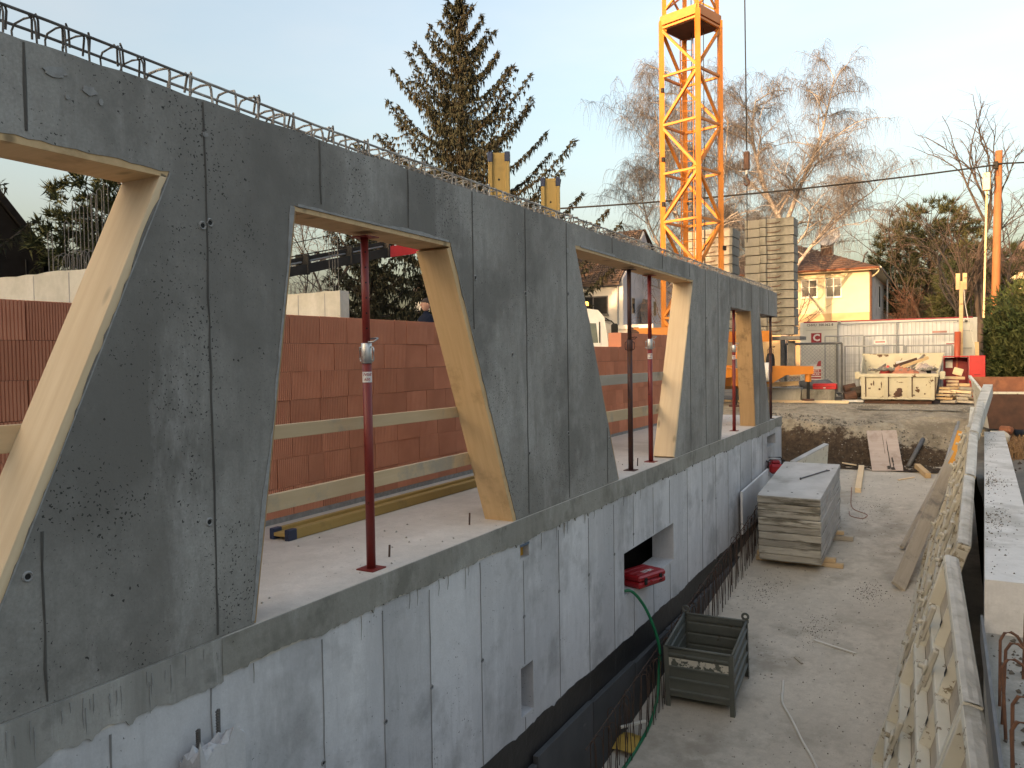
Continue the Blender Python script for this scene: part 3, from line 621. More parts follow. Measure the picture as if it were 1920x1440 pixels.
# steel props
def prop(x, y, ztop, zc, label, mat, matz, sticker=True, rough_label=None):
    t = thing('steel_prop', label, 'prop', (x, y, .001), group='steel props under the lintels')
    MB().box(-.07, .07, -.07, .07, 0, .008).build('base_plate', mat, t)
    MB().tube([(0,0,.008), (0,0,zc)], .0305, 16).build('outer_tube', mat, t, True)
    it = MB().tube([(0,0,zc-.1), (0,0,ztop-.008)], .0255, 16).build('inner_tube', mat, t, True)
    z = zc + .1
    while z < ztop - .06:
        MB().tube([(.0245*.75, -.0245*.66, z), (.0262*.75, -.0262*.66, z)], .006, 8).build('pin_hole', m_hole, it); z += .1
    MB().box(-.075, .075, -.06, .06, ztop-.008, ztop).build('head_plate', mat, t)
    c = MB().tube([(0,0,zc-.13), (0,0,zc-.125), (0,0,zc), (0,0,zc+.004)], [.034,.036,.036,.033], 16).build('collar', matz, t, True)
    for s in (-1, 1):
        MB().tube([(s*.034,0,zc-.02),(s*.056,0,zc-.025),(s*.058,0,zc-.045),(s*.058,0,zc-.1),(s*.052,0,zc-.115),(s*.034,0,zc-.112)], .0055, 6).build('handle', matz, c, True)
    MB().tube([(-.03,0,zc+.012),(-.01,.02,zc+.03),(.06,.03,zc+.036),(.088,.01,zc+.034),(.07,-.012,zc+.012),(.03,-.02,zc+.01)], .006, 6).build('locking_pin', matz, t, True)
    if sticker:
        sk = MB(); n = 16; r = .0312; z0, z1 = zc-.255, zc-.185
        for i in range(n):
            a0, a1 = 2*math.pi*i/n, 2*math.pi*(i+1)/n
            sk.add([(r*math.cos(a0), r*math.sin(a0), z0),(r*math.cos(a1), r*math.sin(a1), z0),(r*math.cos(a1), r*math.sin(a1), z1),(r*math.cos(a0), r*math.sin(a0), z1)], [(0,1,2,3)])
        sk = sk.build('sticker', m_white, t, True)
        ang = math.atan2(0-y, 3.22-x); fz = Vector((math.cos(ang), math.sin(ang), 0)); fx = Vector((0,0,1)).cross(fz)
        for body, z, s, sh in (('NGE', zc-.203, .026, .25), ('A30', zc-.236, .024, 0)):
            p = fz*.0325; MM = Matrix(((fx.x,0,fz.x,p.x),(fx.y,0,fz.y,p.y),(0,1,0,z),(0,0,0,1)))
            text('lettering', body, s, m_letterr, sk, MM, .0003, bold=.0004, shear=sh)
    return t
prop(-.14, 4.11, 2.203, 1.50, 'red steel prop with printed sticker standing alone in an opening', m_prop, m_zinc)
prop(-.14, 9.05, 2.43, 1.58, 'dark rusty prop, nearer one of the pair under the long lintel', m_propd, m_propd, False)
prop(-.17, 9.88, 2.43, 1.60, 'red prop with zinc collar, farther one of the pair under the long lintel', m_prop, m_zinc)
prop(-.15, 14.41, 2.18, 1.55, 'red prop with zinc collar in the narrowest opening', m_prop, m_zinc)
prop(-.2, 16.75, 2.17, 1.5, 'dark prop beside the last pier under the wall end', m_propd, m_propd, False)
prop(-.07, 17.36, 2.17, 1.5, 'outermost dark prop holding the free wall end', m_propd, m_propd, False)
for i, (x, y, h, lab) in enumerate([(-.23,4.42,.085,'short bar stub in the slab just right of the lone prop'), (-.28,5.57,.10,'bar stub in the slab near the foot of the ochre jamb'), (-.2,9.45,.10,'bar stub in the slab between the two props'), (-.1,12.98,.12,'bar stub in the slab at the start of the narrow opening')]):
    tag(MB().tube([(0,0,0),(.004,.002,h)], .0075, 8).build('dowel_bar', m_rebar, M=Matrix.Translation((x, y, 0))), lab, 'rebar', 'bar stubs in the slab')
stones('rubble', 260, lambda: (random.uniform(-1.2,-.05), random.choice((random.uniform(3.1,5.8), random.uniform(8.4,10.3), random.uniform(13,17.8)))), lambda x, y: 0, .007, m_stone, 'mortar crumbs on the slab')
# ------------------------------------------------------------------ retaining wall on the far side of the ramp
ret = thing('retaining_wall', 'white topped concrete retaining wall beyond the leaning formwork', 'wall', (3.6, 6, -1))
def quadprism(pts, z0, z1, name, mat, parent, off=(3.6, 6, -1)):
    n = len(pts); vs = [(x-off[0], y-off[1], z-off[2]) for z in (z0, z1) for x, y in pts]
    return fixn(MB().add(vs, [tuple(range(n)), tuple(range(n, 2*n))] + [(i, (i+1) % n, (i+1) % n+n, i+n) for i in range(n)]).build(name, mat, parent))
quadprism([(3.44,5.96),(3.77,5.96),(4.13,16.8),(3.82,16.8)], -3.4, -.1, 'wall_body', m_ret, ret)
quadprism([(3.43,-2),(3.84,-2),(3.78,5.955),(3.438,5.955)], -3.4, -.45, 'lower_step', m_edge, ret)
MB().box(3.415-3.6, 3.43-3.6, -2-6, 5.9-6, -.5+1, -.32+1).build('steel_angle', m_galvd, ret)
hk = MB(); hk.tube([(0,0,-.3),(0,0,.36),(.02,0,.40),(.05,0,.405),(.08,0,.385),(.115,.005,.32)], .0075, 8)
hkm = bpy.data.meshes.new('starter_bar'); hkm.from_pydata(hk.v, [], hk.f); hkm.update(); hkm.materials.append(m_rebaro)
for i, (y, x) in enumerate([(4.75,3.465),(4.52,3.465),(4.33,3.47),(4.28,3.55),(3.85,3.465),(3.6,3.46),(3.4,3.55),(3.2,3.47),(3.0,3.48),(5.2,3.60),(4.9,3.62),(4.5,3.64)]):
    o = bpy.data.objects.new('starter_bar', hkm); col.objects.link(o); o.parent = ret; o.location = (x-3.6, y-6, -.45+1+random.uniform(-.02,.02)); o.rotation_euler = (random.uniform(-.06,.06), random.uniform(-.05,.05), random.uniform(-.35,.35))
stones('rubble', 800, lambda: (lambda y: (3.45+.036*(y-6)+abs(random.gauss(0,.09)), y))(random.choice((random.uniform(6.1,16.5), random.gauss(8.2,.3), random.gauss(10.5,.4)))), lambda x, y: -.1, .0055, m_stoned, 'dark crumbs on the white wall top')
stones('rubble', 260, lambda: (random.uniform(3.46,3.8), random.uniform(2.5,5.9)), lambda x, y: -.45, .012, m_stoned, 'crumbs between the hooked bars on the low wall step')

# ------------------------------------------------------------------ formwork panels leaning on that wall
def clamp(parent, u, v, rot=0.0, L=.36):
    M = Matrix.Translation((u, v, .012)) @ Matrix.Rotation(rot, 4, 'Z')
    c = MB(); c.cbox(-.032, .032, -L/2, L/2, 0, .045, .01); c.cbox(-.05, .05, -.06, .04, .04, .065, .01)
    o = c.build('clamp', m_frameg, parent, M=M)
    MB().tube([(0,-.01,.06),(0,-.01,.105)], .022, 8).build('nut', m_frameg, o); MB().tube([(.0,-.03,.03),(-.02,-.26,.035)], .011, 6).build('tie_rod', m_frameg, o)
def leaning(label, O, u, v, L, H, rows=5, cols=3, mat=None, clamps=(), top=True):
    u, v = Vector(u).normalized(), Vector(v).normalized(); n = u.cross(v).normalized(); n = -n if n.x > 0 else n
    M = Matrix(((u.x,v.x,n.x,O[0]),(u.y,v.y,n.y,O[1]),(u.z,v.z,n.z,O[2]),(0,0,0,1)))
    t = thing('formwork_panel', label, 'formwork', M=M, group='formwork panels leaning on the retaining wall'); mat = mat or m_framep; d = .12
    MB().box(.008, L-.008, .008, H-.012, -d, -d+.018).build('face_sheet', m_woodg, t)
    MB().cbox(0, L, 0, .06, -d, 0, .006).build('frame_bar', mat, t); MB().cbox(0, L, H-.06, H, -d-.003, 0, .008).build('frame_bar', mat, t)
    for x in (0, L-.06): MB().cbox(x, x+.06, .06, H-.06, -d, 0, .006).build('frame_bar', mat, t)
    rib = None
    for r in range(1, rows):
        y = .06 + (H-.12)*r/rows; MB().cbox(.06, L-.06, y-.028, y+.028, -d+.02, -.006, .006).build('rib', mat, t)
    for c in range(1, cols):
        x = .06 + (L-.12)*c/cols
        for r in range(rows):
            a = .06 + (H-.12)*r/rows + .03; b = .06 + (H-.12)*(r+1)/rows - .03
            o = MB().prism([(x-.03, -d+.02), (x-.012, -.02), (x+.012, -.02), (x+.03, -d+.02)], 'y', a, b).build('stiffener', mat, t)
            MB().prism([(x-.0305+.001, (a+b)/2-.03), (x+.03, (a+b)/2-.03), (x+.03, (a+b)/2+.03), (x-.03, (a+b)/2+.03)], 'z', -.02, -.0185).build('slot', m_hole, o)
    if top:         # concrete caked on the top edge
        nx = 40; m = MB(); W = d
        vs = []
        for i in range(nx+1):
            for j in range(5):
                e = 1 if 0 < j < 4 else 0; vs.append((L*i/nx, H + .001 + e*(.012+.016*fbm(i*.7+O[1]*3, j*1.3)), -d-.002 + (d)*j/4))
        fs = [(i*5+j, i*5+j+1, (i+1)*5+j+1, (i+1)*5+j) for i in range(nx) for j in range(4)]
        m.add(vs, fs).build('concrete_crust', m_crust, t)
    for cu, cv, cr in clamps: clamp(t, cu, cv, cr)
    return t
un = (-.04,1,.123); vn = (.668,-.245,2.258)
fb = Vector((2.545, 8.72, zf(8.72)+.005)); uu = Vector(un).normalized()
leaning('cream formwork panel with ribs leaning right in front, showing its end', fb-uu*2.72, un, vn, 2.7, 2.36, 5, 3, m_framep, [(1.25,1.9,.12),(2.05,1.92,.1),(1.6,1.0,.1)])
leaning('cream formwork panel cut off by the lower picture edge', fb-uu*5.46, un, vn, 2.7, 2.36, 5, 3, m_framep, [(1.8,1.8,.1)])
u2 = (.042,1,.12); v2 = (.70,-.28,2.26); uu2 = Vector(u2).normalized(); O2 = Vector((2.625, 9.1, zf(9.1)+.005))
leaning('greyish formwork panel with many clamps behind the cream one', O2, u2, v2, 2.65, 2.37, 5, 4, m_frameg, [(.25,2.05,.1),(.3,1.55,.1),(1.0,2.08,.1),(1.1,1.3,.12),(1.9,2.05,.1),(.55,.9,.1)])
leaning('greyish formwork panel with clamps in the middle of the leaning row', O2+uu2*2.68, u2, v2, 2.65, 2.37, 5, 4, m_frameg, [(.1,2.0,.1),(.6,2.05,.1),(1.3,1.2,.1),(1.5,2.05,.1),(2.2,1.9,.1)])
u3 = (.075,1,.128); O3 = O2 + uu2*5.38; 
leaning('farthest formwork panel of the leaning row, by the bank', O3, u3, (.72,-.3,2.3), 2.6, 2.37, 5, 4, m_frameg, [(.5,2.0,.1),(1.2,2.0,.1)])
def lone(name, label, cat, a, b, w, t, mat, up=(0,0,1), group=None): return tag(board(name, a, b, w, t, mat, None, up), label, cat, group)
lone('plank', 'long grey plank leaning against the clamped panels', 'plank', (2.58,13.2,zf(13.2)+.06), (3.27,17.0,-.78), .21, .05, m_woodg, (-.75,.1,.6))
lone('timber', 'thin grey batten lying along the leaning panels', 'plank', (2.55,14.9,-1.95), (3.32,19.2,-.75), .06, .05, m_woodg, (-.75,.1,.6))
lone('formwork_beam', 'crusted beam end sticking up past the leaning panels', 'beam', (3.60,15.2,.0), (3.97,19.2,.56), .24, .17, m_crust)
lone('formwork_beam', 'second crusted timber under the raised beam end', 'beam', (3.55,16.2,-.75), (3.72,19.6,.1), .16, .12, m_framep)
for i, (a, b, lab, mt) in enumerate([((3.2,20.1,zf(20.1)+.02),(3.46,20.9,-.25),'pale steel tube leaning in the corner by the bank',m_galv),((3.12,20.0,zf(20)+.02),(3.42,20.9,-.35),'second steel tube leaning in the corner by the bank',m_galv)]):
    tag(MB().tube([a, b], .03, 10).build('steel_tube', mt, None, True), lab, 'tube', 'steel tubes in the corner')
lone('board', 'orange yellow board end showing behind the leaning tubes', 'board', (3.30,19.6,-1.1), (3.50,20.2,-.42), .16, .03, MAT('board_orange', (.62,.30,.05), (.55,.26,.04)), (-.7,.1,.6))
# ------------------------------------------------------------------ starter bars along the foot of the basement wall
sb = MB(); sb.tube([(-.035,0,-.1),(-.04,0,.66),(-.025,0,.70),(.0,0,.712),(.025,0,.70),(.04,0,.66),(.045,.003,-.1)], .0048, 6)
sbm = bpy.data.meshes.new('starter_bar'); sbm.from_pydata(sb.v, [], sb.f); sbm.update(); sbm.materials.append(m_rebar)
y = 6.9
while y < 16.2:
    if not (9.35 < y < 9.5):
        o = bpy.data.objects.new('starter_bar', sbm); col.objects.link(o); o.parent = rf
        o.location = (.255+random.uniform(-.02,.02), y, zf(y)+random.uniform(-.05,.05)); o.rotation_euler = (random.uniform(-.07,.07), random.uniform(-.05,.05), random.uniform(-.5,.5))
    y += .125 + random.uniform(-.03,.03)
for z in (.66,): MB().tube([(.21, 6.8, zf(6.8)+z), (.215, 11, zf(11)+z+.01), (.21, 16.2, zf(16.2)+z)], .006, 6).build('distribution_bar', m_rebar, rf)
# ------------------------------------------------------------------ stack of formwork panels
al = math.atan(.123); SX, SY = .47, 13.48
SM = Matrix.Translation((SX, SY, zf(SY)+.145)) @ Matrix.Rotation(R(-1.0), 4, 'Z') @ Matrix.Rotation(al, 4, 'X')
names = ['bottom', 'second lowest', 'third lowest', 'fourth lowest', 'middle', 'fourth from the top', 'third from the top', 'second from the top', 'topmost']
for k in range(9):
    M = SM @ Matrix.Translation((random.uniform(-.008,.008), random.uniform(-.012,.012), k*.1235)) @ Matrix.Rotation(random.uniform(-.004,.004), 4, 'Z')
    lab = ('topmost formwork panel of the stack, pale face up with a bar on it' if k == 8 else f'weathered formwork panel, {names[k]} of the stack on the ramp')
    t = thing('formwork_panel', lab, 'formwork', M=M, group='formwork panels stacked on the ramp')
    bod = MB().cbox(0, .985, 0, 2.3, 0, .1185, .012); bod.build('frame', m_formedge, t)
    MB().box(.985, .9895, .02, 2.28, .012, .108).build('side_rail', m_form, t)
    if k == 8:
        pl = []; r = .05
        for cx, cy, a0 in ((.955,.05,-90),(.955,2.27,0),(.03,2.27,90),(.03,.05,180)):
            for q in range(4): a = R(a0+q*30); pl.append((cx+r*.6*math.cos(a), cy+r*.6*math.sin(a)))
        MB().prism(pl, 'z', .1186, .1235).build('face_sheet', m_form, t)
        for px, py in ((.12,.28),(.5,.3),(.9,.32),(.12,1.9),(.9,1.95)): MB().tube([(px,py,.123),(px,py,.1245)], .018, 10).build('tie_hole', m_hole, t)
p0 = SM @ Vector((.50,1.12,8*.1235+.138)); p1 = SM @ Vector((.82,1.72,8*.1235+.138))
wb = thing('wrench_bar', 'grey steel bar with forked end lying on the panel stack', 'tool', p0)
MB().tube([(0,0,0), p1-p0], .013, 8).build('bar', m_galvd, wb); d = (p1-p0).normalized(); s = d.cross(Vector((0,0,1)))
MB().tube([p1-p0, p1-p0+d*.07+s*.035], .011, 8).build('fork', m_galvd, wb); MB().tube([p1-p0, p1-p0+d*.08-s*.03], .011, 8).build('fork', m_galvd, wb); MB().tube([-d*.03+s*.02, d*.02-s*.02], .018, 8).build('fork', m_galvd, wb)
lone('timber_bearer', 'lower ochre timber under the near end of the panel stack', 'timber', (.35,13.85,zf(13.85)+.035), (1.74,13.87,zf(13.87)+.035), .07, .10, m_rail, group='timbers under the panel stack')
lone('timber_bearer', 'upper ochre timber under the near end of the panel stack', 'timber', (.35,13.92,zf(13.92)+.105), (1.62,13.9,zf(13.9)+.105), .07, .10, m_rail, group='timbers under the panel stack')
lone('timber_bearer', 'dark timber under the far end of the panel stack', 'timber', (.35,15.2,zf(15.2)+.04), (1.76,15.22,zf(15.22)+.04), .08, .12, m_woodg, group='timbers under the panel stack')
lone('timber_bearer', 'short timber on the one under the far end of the stack', 'timber', (.35,15.25,zf(15.25)+.11), (1.6,15.27,zf(15.27)+.11), .06, .10, m_rail, group='timbers under the panel stack')
# white board, red machine and lone panel behind the stack
lone('insulation_panel', 'white board standing against the basement wall behind the stack', 'board', (.075,13.97,-1.40), (.06,16.5,-1.30), .76, .04, m_tarp)
pil = thing('panel_pile', 'low pile of grey panels hidden behind the white board', 'formwork', (.12,15.4,zf(15.4)))
for k in range(5): MB().cbox(0,.34,0,1.9,.06+k*.11,.165+k*.11,.006).build('panel', m_formedge, pil, M=Matrix.Rotation(al, 4, 'X'))
rm = thing('fuel_machine', 'small red machine with black carrying frame behind the stack', 'machine', (.10,16.35,zf(16.4)+.06+.62+.12), R(20))
MB().cbox(0,.28,0,.42,0,.2,.05).build('housing', m_red, rm); MB().cbox(.05,.23,.08,.34,.19,.26,.03).build('tank', m_red, rm)
for q in (0,.42): MB().tube([(-.03,q,-.04),(-.03,q,.24),(.0,q,.29),(.28,q,.29),(.31,q,.24),(.31,q,-.04)], .013, 8).build('carrying_frame', m_black, rm, True)
MB().tube([(-.03,0,.24),(-.03,.42,.24)], .013, 8).build('handle', m_black, rm); MB().tube([(.31,0,.24),(.31,.42,.24)], .013, 8).build('handle', m_black, rm)
lp = Matrix(((.24,.93,.27,.62),(.97,-.2,-.13,17.6),(0.0,.29,-.95,zf(17.6)),(0,0,0,1)))
def rect_panel(name, label, bl_, br_, tl_, th, m1, m2):
    bl_, br_, tl_ = Vector(bl_), Vector(br_), Vector(tl_); u = (br_-bl_); v = (tl_-bl_); L, H = u.length, v.length; u.normalize(); v = (v - u*v.dot(u)).normalized(); n = u.cross(v)
    M = Matrix(((u.x,v.x,n.x,bl_.x),(u.y,v.y,n.y,bl_.y),(u.z,v.z,n.z,bl_.z),(0,0,0,1))); t = thing(name, label, 'formwork', M=M)
    MB().cbox(0,L,0,H,-th,0,.006).build('frame', m1, t); MB().box(.03,L-.03,.03,H-.03,.001,.006).build('face_sheet', m2, t); return t
rect_panel('formwork_panel', 'single formwork panel leaning beyond the stack in front of the bank', (.35,17.55,zf(17.55)), (.80,19.3,zf(19.3)), (.44,17.55,-.90), .11, m_form, m_framep)
# ------------------------------------------------------------------ steel crate
cr = thing('steel_crate', 'dark green steel crate with flaking white stripe on the ramp', 'crate', M=Matrix.Translation((.315,8.93,zf(8.93))) @ Matrix.Rotation(R(2.5), 4, 'Z') @ Matrix.Rotation(al, 4, 'X'))
W, D, Hh = .80, .96, .75
def corr(w, z0, z1, ridges=4):
    pr = [(0, z0)]; h = (z1-z0)/ridges
    for i in range(ridges):
        a = z0 + h*i; pr += [(0, a+.35*h), (-.02, a+.42*h), (-.02, a+.56*h), (0, a+.63*h)]
    pr.append((0, z1)); bk = [(x+.012, z) for x, z in reversed(pr)]; return MB().prism(pr+bk, 'x', 0, w) if False else (pr, bk)
pr, bk = corr(1, .13, .73)
def side(L, M, mat=m_crate):
    m = MB(); n = len(pr)
    poly = [(p[0], p[1]) for p in pr+bk]; m.prism(poly, 'x', 0, L); return fixn(m.build('side_panel', mat, cr, M=M))
side(W-.10, Matrix.Translation((.05,.02,0))); side(W-.10, Matrix.Translation((W-.05,D-.02,0)) @ Matrix.Rotation(math.pi, 4, 'Z'))
side(D-.10, Matrix.Translation((W-.02,.05,0)) @ Matrix.Rotation(math.pi/2, 4, 'Z')); side(D-.10, Matrix.Translation((.02,D-.05,0)) @ Matrix.Rotation(-math.pi/2, 4, 'Z'))
MB().box(.055, W-.055, .0125, .0165, .50, .615).build('painted_stripe', m_cratew, cr)
MB().box(.03, W-.03, .03, D-.03, .12, .135).build('crate_floor', m_crate, cr)
for x, sx in ((0,1),(W,-1)):
    for y, sy in ((0,1),(D,-1)):
        m = MB(); a = .055
        m.box(min(x,x+sx*a), max(x,x+sx*a), min(y,y+sy*.006), max(y,y+sy*.006), 0, Hh); m.box(min(x,x+sx*.006), max(x,x+sx*.006), min(y+sy*.006,y+sy*a), max(y+sy*.006,y+sy*a), 0, Hh); m.build('post', m_crate, cr)
        MB().box(min(x,x+sx*.075), max(x,x+sx*.075), min(y,y+sy*.075), max(y,y+sy*.075), -.012, 0).build('foot', m_crate, cr)
for a, b in (((.02,.015,.745),(W-.02,.015,.745)),((.02,D-.015,.745),(W-.02,D-.015,.745)),((.015,.02,.748),(.015,D-.02,.748)),((W-.015,.02,.748),(W-.015,D-.02,.748))): MB().tube([a,b], .016, 8).build('top_rail', m_crate, cr, True)
for x in (.03, W-.03):
    m = MB(); n = 14; ring = []
    for i in range(n): t = 2*math.pi*i/n; ring.append((t))
    for i in range(n):
        t0, t1 = ring[i], ring[(i+1) % n]; q = lambda t, r, yy: (x+math.cos(t)*r, D-.01+yy, .80+math.sin(t)*r)
        m.add([q(t0,.05,0),q(t1,.05,0),q(t1,.022,0),q(t0,.022,0),q(t0,.05,.01),q(t1,.05,.01),q(t1,.022,.01),q(t0,.022,.01)], [(0,1,2,3),(4,7,6,5),(0,4,5,1),(3,2,6,7)])
    m.box(x-.04, x+.04, D-.01, D, .72, .76); m.build('lifting_ear', m_crate, cr)
# ------------------------------------------------------------------ small things on the ramp
tb = thing('tool_case', 'red plastic tool case resting in the wall recess above the hose', 'case', M=Matrix.Translation((.07,8.74,-1.358)) @ Matrix.Rotation(R(72), 4, 'Z'))
MB().cbox(0,.52,0,.36,0,.075,.018).build('lower_shell', m_red, tb); lid = MB().cbox(0,.52,0,.36,.078,.15,.02).build('lid', m_red, tb)
for q in (.06,.16,.26): MB().cbox(.03,.49,q,q+.05,.15,.156,.003).build('lid_rib', m_red, lid)
for q in (.09,.38): MB().cbox(q,q+.05,-.012,0,.035,.12,.004).build('latch', m_black, tb)
MB().tube([(.2,-.002,.07),(.2,-.03,.07),(.38,-.03,.07),(.38,-.002,.07)], .009, 6).build('handle', m_red, tb)
text('lettering', 'HILTI', .085, m_letterw, lid, Matrix.Translation((.27,.10,.1605)) @ Matrix.Rotation(math.pi, 4, 'Z'), .0006, bold=.002)
tag(MB().cbox(0,.06,0,.1,0,.02,.006).build('crumpled_paper', m_white, M=Matrix.Translation((-.04,8.55,-1.358)) @ Matrix.Rotation(.4,4,'Z')), 'scrap of white paper beside the red tool case', 'paper')
def curve(pts, n=8):
    P = [Vector(p) for p in pts]; P = [P[0]*2-P[1]] + P + [P[-1]*2-P[-2]]; out = []
    for i in range(1, len(P)-2):
        for k in range(n):
            t = k/n; a, b, c, d = P[i-1], P[i], P[i+1], P[i+2]
            out.append(.5*((2*b)+(c-a)*t+(2*a-5*b+4*c-d)*t*t+(3*b-a-3*c+d)*t**3))
    return out + [P[-2]]
tag(MB().tube(curve([(-.25,8.46,-1.36),(-.05,8.49,-1.32),(.05,8.55,-1.33),(.13,8.74,-1.55),(.21,8.86,-1.85),(.26,8.88,-2.1),(.25,8.86,-2.35),(.27,8.74,-2.6),(.27,8.5,zf(8.5)+.02),(.29,8.1,zf(8.1)+.017),(.28,7.6,zf(7.6)+.017),(.22,6.9,zf(6.9)+.017)]), .018, 10).build('garden_hose', m_green, None, True), 'green hose hanging from the wall recess down beside the crate', 'hose')
tag(MB().tube(curve([(1.47,9.95,zf(9.95)+.01),(1.5,9.75,zf(9.75)+.01),(1.55,9.45,zf(9.45)+.01),(1.70,9.15,zf(9.15)+.01),(1.86,8.8,zf(8.8)+.01),(2.07,8.37,zf(8.37)+.01),(2.2,7.9,zf(7.9)+.01)]), .015, 8).build('cable_conduit', m_cable, None, True), 'white plastic conduit lying on the ramp right of the crate', 'conduit')
tag(MB().tube(curve([(1.40,18.6,zf(18.6)+.01),(1.46,17.9,zf(17.9)+.01),(1.52,17.3,zf(17.3)+.01),(1.62,17.0,zf(17)+.01),(1.86,16.75,zf(16.75)+.01),(1.8,16.5,zf(16.5)+.01),(1.58,16.6,zf(16.6)+.01),(1.52,16.9,zf(16.9)+.01)]), .006, 6).build('rope', MAT('rope_red', (.32,.13,.09), None, bst=0)), 'thin reddish cord looped on the ramp beyond the stack', 'cord')
lone('timber_block', 'short pale timber lying lengthwise on the ramp beyond the stack', 'timber', (1.56,18.25,zf(18.25)+.05), (1.46,20.2,zf(20.2)+.05), .10, .12, m_wood2)
lone('timber_block', 'short ochre timber lying near the foot of the leaning tubes', 'timber', (2.86,19.7,zf(19.7)+.06), (2.62,20.5,zf(20.5)+.06), .12, .12, m_wood)
lone('wood_scrap', 'small pale wood splinter near the grey pipe', 'scrap', (2.28,19.4,zf(19.4)+.012), (2.58,19.7,zf(19.7)+.012), .02, .06, m_wood2)
lone('wood_scrap', 'yellow wood scrap at the foot of the bank left of the plywood', 'scrap', (1.05,20.3,zf(20.3)+.1), (1.3,20.45,zf(20.45)+.03), .03, .14, m_wood2)
lone('wood_scrap', 'white stick lying among the starter bars', 'scrap', (.10,8.0,zf(8)+.2), (.30,8.25,zf(8.25)+.18), .025, .03, m_cable)
lone('wood_scrap', 'flat lath lying crosswise on the ramp near the dirt heap', 'scrap', (1.66,11.15,zf(11.15)+.01), (2.2,10.95,zf(10.95)+.01), .015, .04, m_cable)
lone('wood_scrap', 'dark splinter on the ramp right of the crate', 'scrap', (1.5,10.6,zf(10.6)+.01), (1.62,10.45,zf(10.45)+.01), .012, .03, m_woodg)
ply = thing('plywood_board', 'stained pinkish plywood board leaning against the bank', 'board', (1.70,20.05,zf(20.05)+.005))
d0 = Vector((-.03,.85,.86)); uL = Vector((.65,.13,.02)).normalized(); vL = (d0-uL*d0.dot(uL)).normalized(); nL = uL.cross(vL)
PM = Matrix(((uL.x,vL.x,nL.x,0),(uL.y,vL.y,nL.y,0),(uL.z,vL.z,nL.z,0),(0,0,0,1)))
MB().cbox(0,.66,0,1.2,0,.022,.003).build('sheet', m_ply, ply, M=PM @ Matrix.Translation((0,0,-.001)))
def streak(x, w, y0, y1): 
    pl = [(x-w/2, y0)] + [(x-w/2*random.uniform(.3,1), y0+(y1-y0)*i/8) for i in range(1,8)] + [(x, y1)] + [(x+w/2*random.uniform(.3,1), y0+(y1-y0)*i/8) for i in range(7,0,-1)] + [(x+w/2,y0)]
    fixn(MB().prism(pl, 'z', .0225, .0245).build('stain', MAT('stain_brown', (.06,.05,.042), None, bst=0), ply, M=PM))
streak(.40,.03,.08,.95); streak(.47,.05,.04,.4); streak(.36,.10,.04,.14); streak(.45,.12,.02,.10); streak(.33,.012,.5,1.15)
tag(MB().tube([(2.43,20.45,zf(20.45)+.05),(2.72,21.25,-.72)], .05, 14).build('drain_pipe', m_galvd, None, True), 'grey drain pipe leaning against the bank beside the plywood', 'pipe')
def foam(x, y, s, lab):
    m = MB(); n = 8; vs = []; 
    for i in range(n):
        for j in range(n): vs.append((x+(i/(n-1)-.5)*s, y+(j/(n-1)-.5)*s*1.4, zf(y)+.02+.09*max(0, 1-((i-3.5)**2+(j-3.5)**2)/14)*(.7+fbm(i*.8+x*9, j*.8))))
    m.add(vs, [(i*n+j, (i+1)*n+j, (i+1)*n+j+1, i*n+j+1) for i in range(n-1) for j in range(n-1)]); tag(fixn(m.build('foam_lump', MAT('foam_yellow', (.5,.33,.07), (.42,.27,.05), 9, bst=.6, bs=20, bd=.02), None, True)), lab, 'foam', 'yellow foam lumps')
foam(.14,8.05,.3,'larger yellow foam lump behind the starter bars'); foam(.08,7.35,.24,'small yellow foam lump at the lower picture edge')
# ------------------------------------------------------------------ tower crane
Lg, Fg, Rg, Bg = Vector((-4.15,22.62,0)), Vector((-2.94,22.27,0)), Vector((-2.59,23.48,0)), Vector((-3.80,23.83,0))
crane = thing('tower_crane', 'orange yellow lattice tower crane on outriggers behind the wall', 'crane', (-3.37,23.05,-.1)); CO = Vector((-3.37,23.05,-.1))
corners = [Lg, Fg, Rg, Bg]; z0, z1, zt = .55, 11.1, 15.0
inner = lambda c, s: (c-Vector((-3.37,23.05,0)))*s
for c in corners:
    q = inner(c, .96); MB().beam(q+Vector((0,0,z0+.1)), q+Vector((0,0,z1+.1)), .13, .13, (c-Vector((-3.37,23.05,0)))).build('leg', m_yel, crane)
    q = inner(c, .86); MB().beam(q+Vector((0,0,z1-.2)), q+Vector((0,0,zt+.1)), .11, .11, (c-Vector((-3.37,23.05,0)))).build('leg', m_yel, crane)
ph = 1.405; zn = [z1 - .2 - ph*i for i in range(8)]
def bar(a, b, w, name='brace'): MB().beam(a, b, w, w).build(name, m_yel, crane)
for fi in range(4):
    A, B = inner(corners[fi], .96), inner(corners[(fi+1) % 4], .96)
    for i, z in enumerate(zn):
        up = lambda P, zz: P + Vector((0,0,zz+.1))
        bar(up(A, z), up(B, z), .065)
        if i+1 < len(zn):
            if i % 2 == fi % 2: bar(up(A, z-.03), up(B, zn[i+1]+.03), .075)
            else: bar(up(B, z-.03), up(A, zn[i+1]+.03), .075)
    MB().beam(up(A, z1), up(B, z1), .10, .26).build('ring_beam', m_yel, crane)
    A, B = inner(corners[fi], .86), inner(corners[(fi+1) % 4], .86)
    for i in range(4):
        z = z1+.3+i*.9; bar(up(A, z), up(B, z+.8), .05); bar(up(B, z), up(A, z+.8), .05)
pf = [inner(c, .9)+Vector((0,0,z1-.15)) for c in corners]; MB().add([p+Vector((0,0,h)) for h in (0,.04) for p in pf], [(0,1,2,3),(7,6,5,4),(0,4,5,1),(1,5,6,2),(2,6,7,3),(3,7,4,0)]).build('platform', m_rustd, crane)
ca, cb = inner(Bg, .72)+Vector((-.14,-.1,0)), inner(Bg, .72)+Vector((.2,.06,0))
